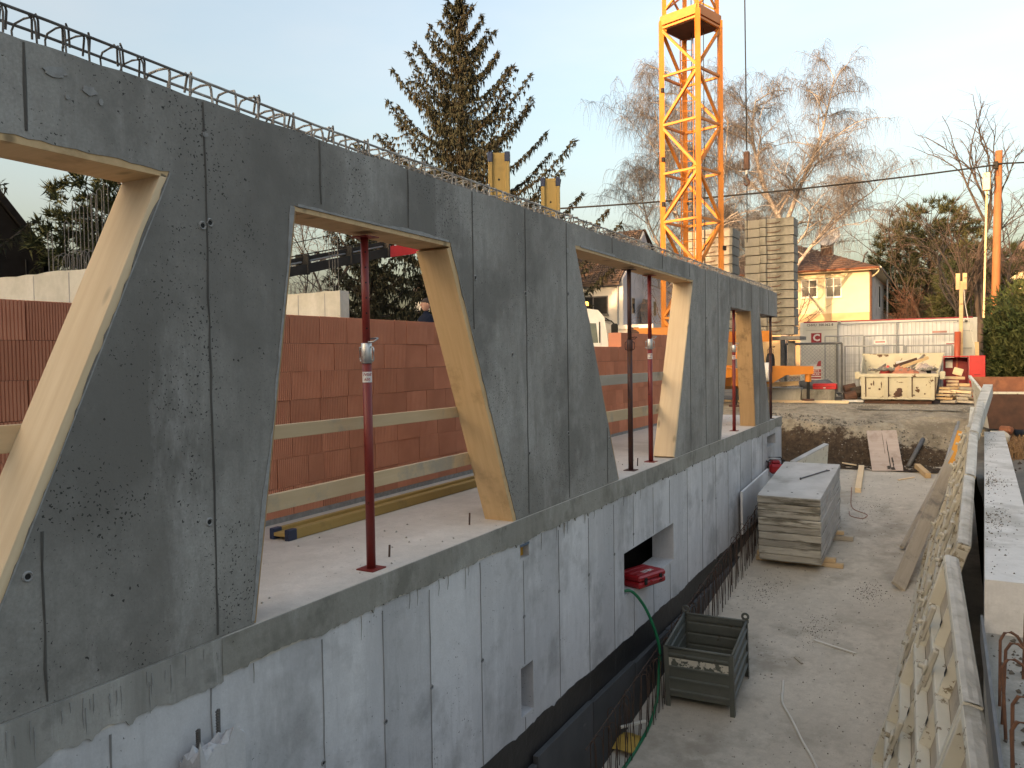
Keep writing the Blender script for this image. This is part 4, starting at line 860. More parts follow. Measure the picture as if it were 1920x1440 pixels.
lad = MB()
for p in (ca, cb): lad.tube([p+Vector((0,0,1.2)), p+Vector((0,0,z1))], .018, 6)
z = 1.3
while z < z1: lad.tube([ca+Vector((0,0,z)), cb+Vector((0,0,z))], .012, 5); z += .3
lad.build('ladder', m_yel, crane)
for k, (dx, dy) in enumerate([(.1,.2),(.2,.3),(.35,.1),(-.05,.25)]): MB().tube([(dx,dy,1.2),(dx,dy,zt)], .012, 5).build('hoist_rope', m_black, crane)
for c, z in ((Lg,9.2),(Lg,5.9),(Lg,3.9),(Lg,7.2),(Rg,4.6),(Fg,3.0),(Bg,6.1)): q = inner(c, 1.0)+Vector((.07,-.03,z)); MB().cbox(q.x-.05,q.x+.05,q.y-.04,q.y+.04,q.z-.07,q.z+.07,.015).build('lamp_bracket', m_black, crane)
# undercarriage, slewing gear and outriggers
MB().cbox(-1.0,1.1,-.9,.9,.75,1.05,.03).build('chassis', m_yel, crane); MB().tube([(0,0,1.05),(0,0,1.45)], .75, 20).build('slewing_ring', m_rustd, crane)
def outrigger(a, b):
    a, b = Vector(a)-CO, Vector(b)-CO; M, L = frame(a, b); o = MB().prism([(0,-.28),(L*.55,-.28),(L*.7,-.05),(L,-.02),(L,.2),(0,.25)], 'y', -.13, .13).build('outrigger', m_yel, crane, M=M)
    MB().tube([(L-.12,0,-.02),(L-.12,0,-.25)], .09, 12).build('jack', m_yel, o); MB().tube([(L-.12,0,-.25),(L-.12,0,-.75)], .045, 10).build('jack_rod', m_black, o); MB().tube([(L-.12,0,-.75),(L-.12,0,-.80)], .17, 14).build('foot_plate', m_rustd, o); MB().box(L*.5-.02,L*.5+.05,-.16,.16,-.3,.28).build('sleeve', m_yel, o)
outrigger((-2.6,23.3,.80), (-.20,24.25,.80)); outrigger((-2.7,22.8,.80), (-1.6,20.9,.80)); outrigger((-4.1,22.8,.80), (-5.6,21.2,.80)); outrigger((-4.1,23.4,.80), (-5.4,25.2,.80))
MB().beam(Vector((-4.7,22.9,1.9))-CO, Vector((-1.4,24.4,1.9))-CO, .35, .32).build('ballast_beam', m_yel, crane)
MB().beam(Vector((-4.9,22.3,2.05))-CO, Vector((-3.6,22.5,2.05))-CO, .3, .28).build('ballast_beam', m_yel, crane); MB().tube([Vector((-4.98,22.25,2.05))-CO, Vector((-4.78,22.33,2.05))-CO], .17, 12).build('pulley', m_rustd, crane); MB().beam(Vector((-4.5,22.4,1.9))-CO, Vector((-3.9,22.7,.9))-CO, .16, .16).build('strut', m_yel, crane)
MB().tube([(1.5,.4,.9),(1.5,1.3,.9)], .33, 18).build('winch_drum', m_rustd, crane); MB().cbox(1.2,1.9,-.1,.25,.6,1.35,.04).build('winch_motor', m_galvd, crane); MB().cbox(1.1,1.3,.2,1.5,.5,1.8,.02).build('winch_frame', m_yel, crane)
MB().tube([(1.95,.45,.95),(2.12,.45,.95)], .28, 18).build('fan_cover', m_white, crane); MB().tube([(2.0,.75,1.2),(2.15,.75,1.2)], .28, 16).build('wheel', m_black, crane)
MB().beam(Vector((-2.1,25.2,1.84))-CO, Vector((-.6,25.2,1.84))-CO, 1.2, .10).build('ballast_deck', m_galvd, crane); 
for x in (-1.9,-.9): MB().beam(Vector((x,25.0,1.75))-CO, Vector((x,25.0,.95))-CO, .16, .2).build('ballast_leg', m_galvd, crane)
MB().beam(Vector((-4.5,27.0,1.84))-CO, Vector((-2.6,27.0,1.84))-CO, 1.2, .10).build('ballast_deck', m_galvd, crane)
for x in (-4.2,-2.9): MB().beam(Vector((x,26.8,1.75))-CO, Vector((x,26.8,.0))-CO, .16, .2).build('ballast_leg', m_galvd, crane)
# ballast blocks
def block_mesh(W, D, H):
    n = .1; w1 = W*.30; pl = [(0,0),(w1,0),(w1+.04,-.07),(w1+.20,-.07),(w1+.24,0),(W,0),(W,D),(0,D)]
    m = MB(); m.prism(pl, 'z', .012, H-.012); me = m.build('tmp', m_cw); fixn(me); d = me.data; bpy.data.objects.remove(me); return d
bm1 = block_mesh(1.42, .75, .268); bm2 = block_mesh(1.62, 1.0, .30)
ordn = ['lowest', 'second lowest', 'third lowest', 'fourth lowest', 'fifth lowest', 'sixth lowest', 'seventh lowest', 'seventh highest', 'sixth highest', 'fifth highest', 'fourth highest', 'third highest', 'second highest', 'topmost']
for k in range(13):
    lab = f'weathered concrete ballast block, {ordn[k if k < 6 else k+1]} of the taller stack in front'
    t = thing('ballast_block', lab, 'ballast', (-2.2+random.uniform(-.012,.012), 24.72+random.uniform(-.02,.02), 1.94+k*.27), random.uniform(-.006,.006), 'concrete ballast blocks on the crane')
    ob('block', bm1, None, t); MB().tube(curve([(.62,-.002,.17),(.66,-.03,.12),(.85,-.035,.11),(1.0,-.03,.13),(1.04,-.002,.17)], 4), .01, 5).build('lifting_loop', m_rebaro, t)
for k in range(12):
    lab = f'weathered concrete ballast block, {ordn[k if k < 6 else k+2]} of the rear stack behind the mast'
    t = thing('ballast_block', lab, 'ballast', (-4.62+random.uniform(-.012,.012), 26.5+random.uniform(-.02,.02), 1.94+k*.303), random.uniform(-.006,.006), 'concrete ballast blocks on the crane')
    ob('block', bm2, None, t); MB().tube(curve([(.62,-.002,.17),(.66,-.03,.12),(.85,-.035,.11),(1.0,-.03,.13),(1.04,-.002,.17)], 4), .01, 5).build('lifting_loop', m_rebaro, t)
hook = thing('hook_block', 'crane hook block hanging on a rope above the ballast', 'hook', (-1.69,22.64,6.4))
MB().tube([(-.09,.1,9),(0,0,.65)], .018, 6).build('rope', m_black, hook); MB().cbox(-.08,.08,-.06,.06,.1,.62,.03).build('pulley_case', m_rustd, hook); MB().tube([(0,0,.1),(0,0,-.02)], .05, 10).build('swivel', m_galv, hook)
MB().tube(curve([(0,0,-.02),(.0,0,-.12),(.06,0,-.2),(.05,0,-.29),(-.03,0,-.31),(-.07,0,-.25)], 5), .024, 8).build('hook', m_rustd, hook); MB().tube([(0,0,-.3),(.0,.02,-1.9)], .012, 5).build('sling', m_black, hook)

# ------------------------------------------------------------------ container, fences, signs
ct = thing('site_container', 'light grey site office container with red letter sign behind the fence', 'container', (-1.2,28.5,-.1))
MB().box(.02,5.2,.03,2.4,.05,2.40).build('body', m_cont, ct)
for x in (0,1.18,5.12): MB().cbox(x,x+.12,0,.14,0,2.52,.01).build('corner_post', m_cont, ct)
MB().box(.12,5.12,.0,.1,2.34,2.50).build('roof_beam', m_cont, ct); MB().box(.12,5.12,.0,.1,0,.14).build('floor_beam', m_cont, ct); MB().box(.12,5.12,.03,2.3,2.50,2.545).build('roof_edge', m_contr, ct)
MB().box(.25,1.15,.015,.03,.16,2.22).build('panel', m_cont, ct); MB().box(.2,1.2,.01,.03,2.24,2.255).build('seam', m_galv, ct); MB().box(4.7,5.1,.01,.03,2.1,2.115).build('seam', m_galv, ct); MB().box(4.7,5.1,.01,.03,1.55,1.575).build('seam', m_galv, ct)
FX = Matrix(((1,0,0,0),(0,0,-1,0),(0,1,0,0),(0,0,0,1)))          # text facing -Y
sg = MB().box(.36,.69,.002,.012,1.82,2.15).build('sign', m_contr, ct); text('lettering', 'C', .32, m_letterw, sg, Matrix.Translation((.53,-.002,1.985)) @ FX, .002, bold=.012)
text('lettering', 'CHVU  300.062-8', .115, m_letter, ct, Matrix.Translation((.22,-.004,2.42)) @ FX, .002, 'LEFT', bold=.002); text('lettering', 'nv.at', .17, m_letter, ct, Matrix.Translation((5.02,-.006,2.42)) @ FX, .002, 'RIGHT', bold=.006)
def tubeframe(m, x0, x1, z0, z1, r=.02):
    for a, b in (((x0,0,z0),(x1,0,z0)),((x0,0,z1),(x1,0,z1)),((x0,0,z0),(x0,0,z1)),((x1,0,z0),(x1,0,z1))): m.tube([a,b], r, 8)
    return m
tp = thing('tarp_fence', 'tall mesh fence hung with white tarpaulin in front of the container', 'fence', (.06,28.1,-.1))
nx, nz = 60, 24; vs = [(3.5*i/nx, .02+.05*fbm(i*.22, j*.25)+.02*math.sin(i*1.3), .35+2.03*j/nz) for j in range(nz+1) for i in range(nx+1)]
MB().add(vs, [(j*(nx+1)+i, j*(nx+1)+i+1, (j+1)*(nx+1)+i+1, (j+1)*(nx+1)+i) for j in range(nz) for i in range(nx)]).build('tarpaulin', m_tarp, tp, True)
for x in (0,1.75,3.5): MB().tube([(x,-.06,0),(x,-.06,2.42)], .022, 8).build('post', m_galv, tp)
MB().tube([(0,-.06,2.41),(3.5,-.06,2.43)], .02, 8).build('top_rail', m_galv, tp)
for i in range(30): MB().tube([(.06+i*.117,-.05,.1),(.06+i*.117,-.05,2.40)], .004, 4).build('wire', m_galv, tp)
def mesh_fence(label, x0, x1, y, z1, dx=.14, z0=.05, mat=None, lean=0):
    t = thing('mesh_fence_panel', label, 'fence', (x0, y, -.1), 0, 'movable mesh fence panels'); L = x1-x0; mat = mat or m_galv
    tubeframe(MB(), 0, L, z0, z1, .022).build('frame', mat, t); n = int(L/dx)
    for i in range(1, n): MB().tube([(i*L/n,0,z0),(i*L/n,0,z1)], .0045, 4).build('wire', mat, t)
    for k in range(1, 6): MB().tube([(0,.008,z0+(z1-z0)*k/6),(L,.008,z0+(z1-z0)*k/6)], .0045, 4).build('wire', mat, t)
    for x in (0, L): MB().cbox(x-.1,x+.1,-.3,.3,0,.14,.02).build('foot', m_galvd, t)
    return t
mf = mesh_fence('mesh fence panel with two small notices behind the skip', .90, 3.42, 27.62, 2.0)
mesh_fence('mesh fence panel between the chain link gate and the skip', -.30, .86, 27.75, 2.02); mesh_fence('low mesh fence panel partly hidden by the skip', .36, 2.05, 27.3, 1.68); mesh_fence('low mesh fence panel beside the orange pipe', 2.1, 3.35, 27.35, 1.66)
for x, z, w, h in ((.28,1.78,.36,.14),(2.25,1.68,.34,.13)): s = MB().box(x,x+w,-.03,-.024,z-.05,z+h-.05).build('notice', m_white, mf); MB().box(x+.04,x+w-.04,-.033,-.03,z,z+.035).build('printed_line', m_letterr, s)
s = MB().box(2.55,2.95,.40-.02,.402,2.05,2.11).build('notice', MAT('notice_red', (.5,.28,.24), None, bst=0), tp, M=Matrix.Translation((.2,-.5,0)))
gt = thing('chain_link_gate', 'grey framed chain link gate in front of the container sign', 'gate', (-1.48,27.0,-.1))
tubeframe(MB(), .08, 1.77, .2, 1.78, .035).build('frame', m_galvd, gt); MB().tube([(1.62,0,.2),(1.62,0,1.78)], .03, 8).build('frame_bar', m_galvd, gt)
MB().cbox(-.09,.05,-.07,.07,0,2.05,.01).build('post', m_galvd, gt)
W, H = 1.54, 1.58; st_ = .115; k = -H
while k < W:
    for s in (0, 1):
        a, b = (k, 0), (k+H, H)
        x0_, x1_ = max(0, k), min(W, k+H)
        za, zb = x0_-k, x1_-k
        if s: za, zb = H-za, H-zb
        MB().tube([(.08+x0_, -.006*s, .2+za), (.08+x1_, -.006*s, .2+zb)], .0045, 4, caps=False).build('wire', m_galv, gt)
    k += st_
ws = thing('warning_sign', 'torn red and white sign tied to the chain link gate', 'sign', (-.62,26.93,.45))
MB().box(0,.30,0,.008,0,.58).build('plate', m_letterw, ws); MB().box(0,.30,-.003,0,.0,.07).build('stripe', m_contr, ws)
for z, b in ((.355,'RETE'),(.24,'AUER')): 
    q = MB().box(0,.30,-.003,0,z-.052,z+.05).build('stripe', m_contr, ws); text('lettering', b, .10, m_letterw, q, Matrix.Translation((.15,-.005,z)) @ FX, .001, xs=.9)
MB().box(0,.30,-.003,0,.10,.16).build('stripe', m_contr, ws)
MB().prism([(.16,.5),(.3,.5),(.3,.68),(.22,.66)], 'y', -.003, .004).build('torn_corner', m_contr, ws)
# ------------------------------------------------------------------ skip with rubbish
sk = thing('skip', 'battered cream skip full of rubble in front of the fence', 'skip', (1.08,24.85,-.1))
wB, wT, d1 = 1.82, 1.98, 2.35
def wallp(name, pts, th, axis=None): 
    P = [Vector(p) for p in pts]; n = (P[1]-P[0]).cross(P[2]-P[0]).normalized()*th; m = MB(); m.add(P + [p+n for p in P], [(0,1,2,3),(7,6,5,4),(0,4,5,1),(1,5,6,2),(2,6,7,3),(3,7,4,0)]); return fixn(m.build(name, m_skip, sk))
zb_, zfr, zbk = .14, .82, 1.40
fr = wallp('front_wall', [(.02,0,zb_),(wB,0,zb_),(wT-.08,-.10,zfr),(-.06,-.10,zfr)], .03)
wallp('side_wall', [(0,.03,zb_),(0,d1,zb_),(-.2,d1,zbk),(-.06,-.07,zfr)], .03); wallp('side_wall', [(wB,.03,zb_),(wB,d1,zb_),(wT+.06,d1,zbk),(wT-.08,-.07,zfr)], .03)
wallp('back_wall', [(0,d1,zb_),(wB,d1,zb_),(wT+.06,d1+.1,zbk),(-.2,d1+.1,zbk)], .03); MB().box(0,wB,0,d1,zb_-.03,zb_).build('bottom', m_skip, sk)
MB().beam((-.1,-.12,zfr),(wT-.04,-.12,zfr),.10,.09).build('rim', m_skip, sk); MB().beam((-.22,d1+.1,zbk),(wT+.08,d1+.1,zbk),.06,.06).build('rim', m_skip, sk)
for x in (.03,.62,1.22,wB-.03): MB().beam((x,-.03,zb_),(x,-.125,zfr-.02),.10,.14,(0,1,0)).build('rib', m_skip, sk); MB().beam((x+.062,-.028,zb_+.05),(x+.062,-.122,zfr-.05),.03,.03,(0,1,0)).build('rust_shade_line', m_rustd, sk)  # dark strips beside the ribs: rust together with painted gap shade
MB().beam((0,-.06,zb_+.03),(wB,-.06,zb_+.03),.07,.06).build('lower_rib', m_skip, sk); MB().cbox(.05,wB-.05,.05,d1-.1,-.0,zb_-.03,.01).build('runner', m_rustd, sk)
for x in (-.2,wT-.02): MB().cbox(x,x+.14,-.02,.16,zfr-.12,zfr+.1,.02).build('lifting_lug', m_skip, sk)
def blot(cx, cz, w, h, nm='rust_hole'):
    pl = [(cx+math.cos(i/22*6.283)*w*random.uniform(.35,1.1), cz+math.sin(i/22*6.283)*h*random.uniform(.35,1.1)) for i in range(22)]
    yv = -.033-.10*(cz-zb_)/(zfr-zb_); fixn(MB().prism(pl, 'y', yv-.012, yv+.01).build(nm, m_rustd, sk))
blot(.94,.36,.11,.17); blot(.9,.24,.13,.12); blot(.3,.6,.025,.09); blot(.5,.55,.02,.1); blot(1.6,.3,.03,.03); blot(1.33,.26,.03,.03); blot(.45,.42,.04,.03); blot(1.75,.5,.025,.06); blot(1.0,.62,.07,.015)
def heap(name, cx, cy, rx, ry, h, z, mat, label, cat='rubbish'):
    n = 12; vs = [(cx+(i/(n-1)-.5)*2*rx, cy+(j/(n-1)-.5)*2*ry, z + h*max(-.3, 1-((i-5.5)**2+(j-5.5)**2)/36)*(.6+1.4*abs(fbm(i*.9+cx*3, j*.9+cy)))) for i in range(n) for j in range(n)]
    return tag(fixn(MB().add(vs, [(i*n+j, (i+1)*n+j, (i+1)*n+j+1, i*n+j+1) for i in range(n-1) for j in range(n-1)]).build(name, mat)), label, cat, 'rubbish in the skip')
heap('rubble_heap', 2.05, 26.0, .95, 1.05, .35, .55, m_stoned, 'grey rubble filling the skip')
heap('brick_rubble', 2.15, 25.3, .50, .4, .42, .62, MAT('brick_dust', (.48,.2,.12), (.4,.16,.1), 9, bst=.6, bs=20, bd=.03), 'heap of broken orange brick at the front of the skip')
heap('red_sheeting', 1.68, 25.45, .22, .25, .36, .68, MAT('sheet_red', (.55,.06,.04), (.45,.04,.03), 5, rough=.4), 'crumpled red sheeting in the skip')
heap('cloth_heap', 2.62, 25.5, .35, .35, .42, .70, m_ply, 'crumpled pale cloth at the end of the skip')
heap('black_bag', 2.68, 25.35, .2, .2, .30, .70, m_black, 'black rubbish bag in the skip')
for i, (a, b, mt, lab) in enumerate([((1.9,25.9,1.05),(2.5,26.2,1.12),m_white,'white painted plank end in the skip'),((1.85,25.6,.95),(2.45,25.9,1.16),m_rustd,'dark bent sheet strip in the skip'),((2.1,25.2,.95),(2.75,25.6,1.2),m_wood,'pale lath across the skip'),((2.3,25.3,.9),(2.6,26.3,1.25),m_woodg,'grey lath sticking out of the skip'),((1.4,25.1,.82),(1.65,25.5,1.0),m_woodg,'short grey lath at the front corner of the skip')]):
    tag(board('scrap_board', a, b, .09, .025, mt), lab, 'scrap', 'rubbish in the skip')
stones('rubble', 260, lambda: (random.uniform(1.2,2.95), random.uniform(24.95,25.8)), lambda x, y: .85, .05, m_cw, 'broken lumps on top of the skip load')
# ------------------------------------------------------------------ red cabinet, offcuts, pipe, post
cb_ = thing('steel_cabinet', 'open red steel cabinet beside the skip', 'cabinet', (3.12,26.4,-.1))
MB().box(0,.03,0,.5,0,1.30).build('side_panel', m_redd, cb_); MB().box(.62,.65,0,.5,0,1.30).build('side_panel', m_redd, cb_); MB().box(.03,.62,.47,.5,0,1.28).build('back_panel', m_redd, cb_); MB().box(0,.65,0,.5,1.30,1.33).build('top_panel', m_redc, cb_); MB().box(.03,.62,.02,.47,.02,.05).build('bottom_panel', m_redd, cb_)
dr = MB().cbox(0,.40,-.02,.02,.03,1.34,.005).build('door', m_redc, cb_, M=Matrix.Translation((.66,-.03,0)) @ Matrix.Rotation(R(-6), 4, 'Z')); MB().cbox(.12,.28,-.035,-.02,.78,.80,.004).build('handle', m_redd, dr)
MB().box(.06,.24,.455,.468,.98,1.22).build('notice', m_white, cb_)
k = 0; rows_ = [(3.02,25.1,5,.75),(3.45,25.12,6,.6),(3.2,25.5,8,.6),(3.55,25.5,5,.5)]
for x, y, n, wd in rows_:
    for i in range(n):
        L = random.uniform(.25,.5); a = random.uniform(-.5,.5); xx = x+random.uniform(-.05,.12); z = -.06+i*.092
        tag(MB().cbox(-L/2,L/2,-.06,.06,0,random.uniform(.05,.085),.004).build('timber_offcut', random.choice([m_wood,m_wood2,m_rail,m_woodg]), M=Matrix.Translation((xx+.15,y,z)) @ Matrix.Rotation(a, 4, 'Z') @ Matrix.Rotation(random.uniform(-.06,.06), 4, 'Y')), 'timber offcut in the jumbled pile in front of the red cabinet', 'offcut', 'timber offcuts by the red cabinet')
tag(MB().cbox(-.12,.12,-.09,.09,0,.2,.01).build('cardboard_piece', m_wood2, M=Matrix.Translation((3.46,25.6,.70)) @ Matrix.Rotation(.3,4,'Y')), 'square pale block on top of the offcut pile', 'offcut')
tag(MB().tube([(3.46,26.95,-.1),(3.49,26.95,1.95)], .085, 16).build('orange_pipe', m_orange, None, True), 'orange plastic pipe standing behind the red cabinet', 'pipe')
po = thing('timber_post', 'tall timber post with two short boards at its head', 'post', (3.58,27.15,-.1)); MB().cbox(-.05,.05,-.05,.05,0,3.55,.005).build('shaft', m_wood, po)
for x in (-.09,.09): MB().cbox(x-.055,x+.055,-.08,-.05,3.3,3.78,.004).build('head_board', m_wood, po)
MB().tube(curve([(.07,-.06,3.3),(.10,-.06,2.9),(.2,-.06,2.3),(.3,-.08,1.8),(.45,-.08,1.2)]), .012, 6).build('cable', m_cable, po)
pl_ = MB().cbox(-.05,.05,-.03,.03,0,1.75,.004).build('timber_lath', m_wood, M=Matrix.Translation((4.02,26.5,-.12)) @ Matrix.Rotation(-.03,4,'Y')); tag(pl_, 'upright timber lath right of the red cabinet', 'lath')
# ------------------------------------------------------------------ things left of the skip
lone('concrete_beam', 'long pale concrete block lying left under the yellow beams', 'block', (-2.6,25.05,.13), (-.62,25.05,.13), .42, .42, m_pale)
lone('concrete_beam', 'short grey concrete block under the red case by the gate', 'block', (-.58,25.0,.10), (.34,25.0,.10), .40, .42, m_cw)
rc = thing('tool_case', 'long red tool case lying on the concrete block by the gate', 'case', (-.28,24.85,.302)); MB().cbox(0,.66,0,.3,0,.17,.02).build('shell', m_redc, rc); MB().cbox(.02,.64,-.008,0,.07,.09,.003).build('rim', m_red, rc); MB().cbox(.3,.36,-.012,0,.03,.06,.003).build('label_plate', m_white, rc)
lone('timber', 'long pale timber lying on the ground before the concrete blocks', 'timber', (-3.0,24.55,-.07), (.72,24.75,-.06), .09, .12, m_wood2)
lone('timber', 'yellow timber resting slanted under the crane outrigger', 'timber', (-2.9,24.35,.36), (-.62,24.5,.50), .13, .12, m_wood)
lone('timber', 'second yellow timber beneath the outrigger', 'timber', (-3.2,24.6,.40), (-1.0,24.9,.44), .10, .2, m_h20)
tag(fixn(MB().tube([(-.75,25.6,.38),(.0,25.8,.40),(.25,25.9,.3)], [.16,.18,.1], 10).build('tarp_roll', m_galvd, None, True)), 'dark rolled tarpaulin behind the red case', 'tarpaulin')
for i, (x, y, r, mt) in enumerate([(.55,25.3,.14,m_rustd),(.7,25.6,.17,m_bark),(.5,25.7,.15,m_rustd)]): tag(MB().tube([(x,y,.05+i*.1),(x+.3,y+.1,.12+i*.1)], r, 10).build('scrap_block', mt), ['rusty round scrap lying beside the concrete block','brown log end among the scrap by the gate','rusty drum end at the back of the scrap by the gate'][i], 'scrap', 'scrap by the gate')
tag(MB().cbox(0,.55,0,.4,0,.06,.01).build('plaster_slab', m_white, M=Matrix.Translation((.55,24.95,-.08)) @ Matrix.Rotation(.2,4,'Z')), 'white slab lying on the ground left of the skip', 'slab')
# rusty trough and rubble beyond the retaining wall
tr = thing('steel_trough', 'rusty open steel trough at the right picture edge', 'trough', (3.95,20.6,-.55))
def tw(name, pts, mat):
    P = [Vector(p) for p in pts]; n = (P[1]-P[0]).cross(P[2]-P[0]).normalized()*.02; fixn(MB().add(P+[p+n for p in P], [(0,1,2,3),(7,6,5,4),(0,4,5,1),(1,5,6,2),(2,6,7,3),(3,7,4,0)]).build(name, mat, tr))
tw('front_wall', [(.10,0,.18),(2.6,.2,.18),(2.6,.1,.98),(-.02,-.1,.98)], m_rustd); tw('back_wall', [(-.1,1.2,.18),(2.5,1.3,.18),(2.5,1.5,1.30),(-.24,1.4,1.30)], m_rust); tw('side_wall', [(.10,0,.18),(-.1,1.2,.18),(-.24,1.4,1.30),(-.02,-.1,.98)], m_framep); MB().add([(.1,0,.2),(2.6,.2,.2),(2.5,1.3,.2),(-.1,1.2,.2)], [(0,1,2,3)]).build('bottom', m_rustd, tr)
MB().beam((-.03,-.1,.99),(2.6,.1,.99),.05,.05).build('rim', m_framep, tr); MB().beam((-.03,-.1,.99),(-.25,1.4,1.31),.06,.06).build('rim', m_framep, tr)
for x in (.4,1.8): MB().box(x,x+.15,.2,1.2,-.45,.18).build('support', m_rustd, tr)
for i, (x, y, z, s, mt, lab) in enumerate([(4.2,20.0,-.5,.2,m_pale,'pale broken concrete lump below the rusty trough'),(4.1,19.6,-.55,.14,m_pale,'smaller pale lump below the rusty trough'),(4.35,20.2,-.35,.13,m_rust,'broken orange brick below the rusty trough')]):
    tag(MB().cbox(-s,s,-s*.7,s*.7,-s*.6,s*.6,s*.3).build('rubble_lump', mt, M=Matrix.Translation((x,y,z)) @ Matrix.Rotation(.5+i,4,'Z') @ Matrix.Rotation(.3,4,'X')), lab, 'rubble', 'lumps below the trough')
m = MB()
for i in range(160):
    x, y = random.uniform(4.35,4.75), random.uniform(19.6,20.4); m.tube([(x,y,zground(x,y)),(x+random.uniform(-.08,.08),y-random.uniform(0,.1),zground(x,y)+random.uniform(.15,.45)),(x+random.uniform(-.2,.2),y-random.uniform(0,.25),zground(x,y)+random.uniform(.05,.4))], .006, 3, caps=False)
tag(m.build('grass', MAT('straw', (.32,.2,.1), (.25,.15,.08), 3, bst=0)), 'dry straw tuft below the rusty trough', None, None, 'stuff')
# ------------------------------------------------------------------ concrete walls with starter bars behind the block wall
def back_wall(label, x0, x1, y, th, joints, bars, tall):
    t = thing('concrete_wall', label, 'wall', (x0, y, -.1)); L = x1-x0; pl = [(0,0),(L,0),(L,2.94)] + [(L*(1-i/24.), 2.94+random.uniform(-.02,.01)) for i in range(1,24)] + [(0,2.94)]
    fixn(MB().prism(pl, 'y', 0, th).build('wall_body', m_pale, t))
    for x in joints: MB().box(x-.012,x+.012,-.003,.0,.1,2.9).build('joint', m_seam2, t)
    n = len(bars)
    for i, x in enumerate(bars):
        h = random.uniform(.22,.32); MB().tube(curve([(x,th*.25,2.8),(x,th*.25,2.9+h*.8),(x+.03,th*.4,2.94+h),(x+.06,th*.7,2.94+h),(x+.08,th*.8,2.9+h*.8),(x+.08,th*.8,2.8)], 3), .006, 5).build('starter_bar', m_rebarg, t)
    for x, h in tall:
        MB().tube([(x,th*.4,2.8),(x+random.uniform(-.02,.02),th*.4,2.94+h),(x+.03,th*.45,2.98+h),(x+.06,th*.5,2.94+h),(x+.06+random.uniform(-.02,.02),th*.5,2.8)], .0075, 5).build('tall_bar', m_rebarg, t)
    return t
back_wall('pale concrete wall with tall hooked bars in the first opening', -14, -7.2, 7.4, .25, [2.5,4.45,5.38,6.2], [4.9+.12*i for i in range(9)], [(5.15,.75),(5.35,1.05),(5.55,.95),(5.75,1.1),(5.85,1.1),(6.0,1.15),(6.15,1.2),(4.72,.62)])
back_wall('pale concrete wall end with starter bars in the single prop opening', -13, -7.88, 12.75, .28, [1.2,2.6,3.95,4.7], [3.3+.13*i for i in range(10)], [(4.75,1.35),(4.9,1.4)])
# ------------------------------------------------------------------ person
def skinned(name, pts, edges, rad, mat, parent, sub=2, root=0):
    me = bpy.data.meshes.new(name); me.from_pydata(pts, edges, []); o = bpy.data.objects.new(name, me); col.objects.link(o); o.parent = parent
    md = o.modifiers.new('skin', 'SKIN'); sv_ = me.skin_vertices[0].data if me.skin_vertices else None
    if sv_ is None:
        bpy.context.view_layer.objects.active = o; me.skin_vertices
    for i, r in enumerate(rad): me.skin_vertices[0].data[i].radius = (r, r) if not isinstance(r, tuple) else r
    me.skin_vertices[0].data[root].use_root = True
    s = o.modifiers.new('sub', 'SUBSURF'); s.levels = sub; s.render_levels = sub
    dg = bpy.context.evaluated_depsgraph_get(); nm = bpy.data.meshes.new_from_object(o.evaluated_get(dg)); o.modifiers.clear(); o.data = nm
    nm.polygons.foreach_set('use_smooth', [True]*len(nm.polygons)); nm.materials.clear(); nm.materials.append(mat); return o
PX, PY = -4.88, 11.57
pal = thing('brick_pallet', 'pallet of terracotta blocks behind the block wall', 'pallet', (PX-.6,PY-.6,-.1)); MB().box(0,1.2,0,1.2,0,.12).build('pallet', m_woodg, pal)
for i in range(3):
    for j in range(3): MB().cbox(.02+i*.39,.39+i*.39,.02+j*.39,.39+j*.39,.122,.78,.006).build('brick', m_brick, pal)
pe = thing('person', 'person in dark navy jacket half hidden behind the ochre jamb', 'person', (PX,PY,.68), R(150))
bp = [(0,0,.95),(0,0,1.15),(0,0,1.38),(0,0,1.50),(0,.01,1.56),(.19,0,1.42),(.25,.02,1.15),(.22,.14,.95),(-.19,0,1.42),(-.25,.02,1.15),(-.22,.14,.95),(.1,0,.88),(.11,.02,.5),(.11,-.02,.08),(.11,.1,.03),(-.1,0,.88),(-.11,.02,.5),(-.11,-.02,.08),(-.11,.1,.03)]
be = [(0,1),(1,2),(2,3),(3,4),(2,5),(5,6),(6,7),(2,8),(8,9),(9,10),(0,11),(11,12),(12,13),(13,14),(0,15),(15,16),(16,17),(17,18)]
body = skinned('body', bp, be, [(.17,.11),(.16,.105),(.17,.11),(.06,.06),(.055,.055),.075,.055,.042,.075,.055,.042,.095,.07,.05,.04,.095,.07,.05,.04], m_jacket, pe)
hm = MB(); n1, n2 = 14, 10; vs = []; fs = []
for j in range(n2+1):
    ph_ = math.pi*j/n2
    for i in range(n1):
        th_ = 2*math.pi*i/n1; x = .075*math.sin(ph_)*math.cos(th_); yv = .095*math.sin(ph_)*math.sin(th_); z = .115*math.cos(ph_)
        if z < -.03: x *= .85; yv = yv*.85 + .012
        vs.append((x, yv, 1.665+z))
hm.add(vs, [(j*n1+i, j*n1+(i+1) % n1, (j+1)*n1+(i+1) % n1, (j+1)*n1+i) for j in range(n2) for i in range(n1)])
hm.tube([(0,.088,1.685),(0,.118,1.65),(0,.09,1.64)], [.008,.014,.008], 6)
for s in (-1,1): hm.tube([(s*.073,0,1.69),(s*.082,-.008,1.665),(s*.073,0,1.635)], [.01,.014,.008], 6)
hd = hm.build('head', m_skin, pe, True)
for s in (-1,1): MB().cbox(s*.03-.011,s*.03+.011,.083,.092,1.672,1.682,.003).build('eye', m_hole, hd)
MB().cbox(-.022,.022,.082,.094,1.607,1.614,.002).build('mouth', m_redd, hd)
hs = MB(); vs = []
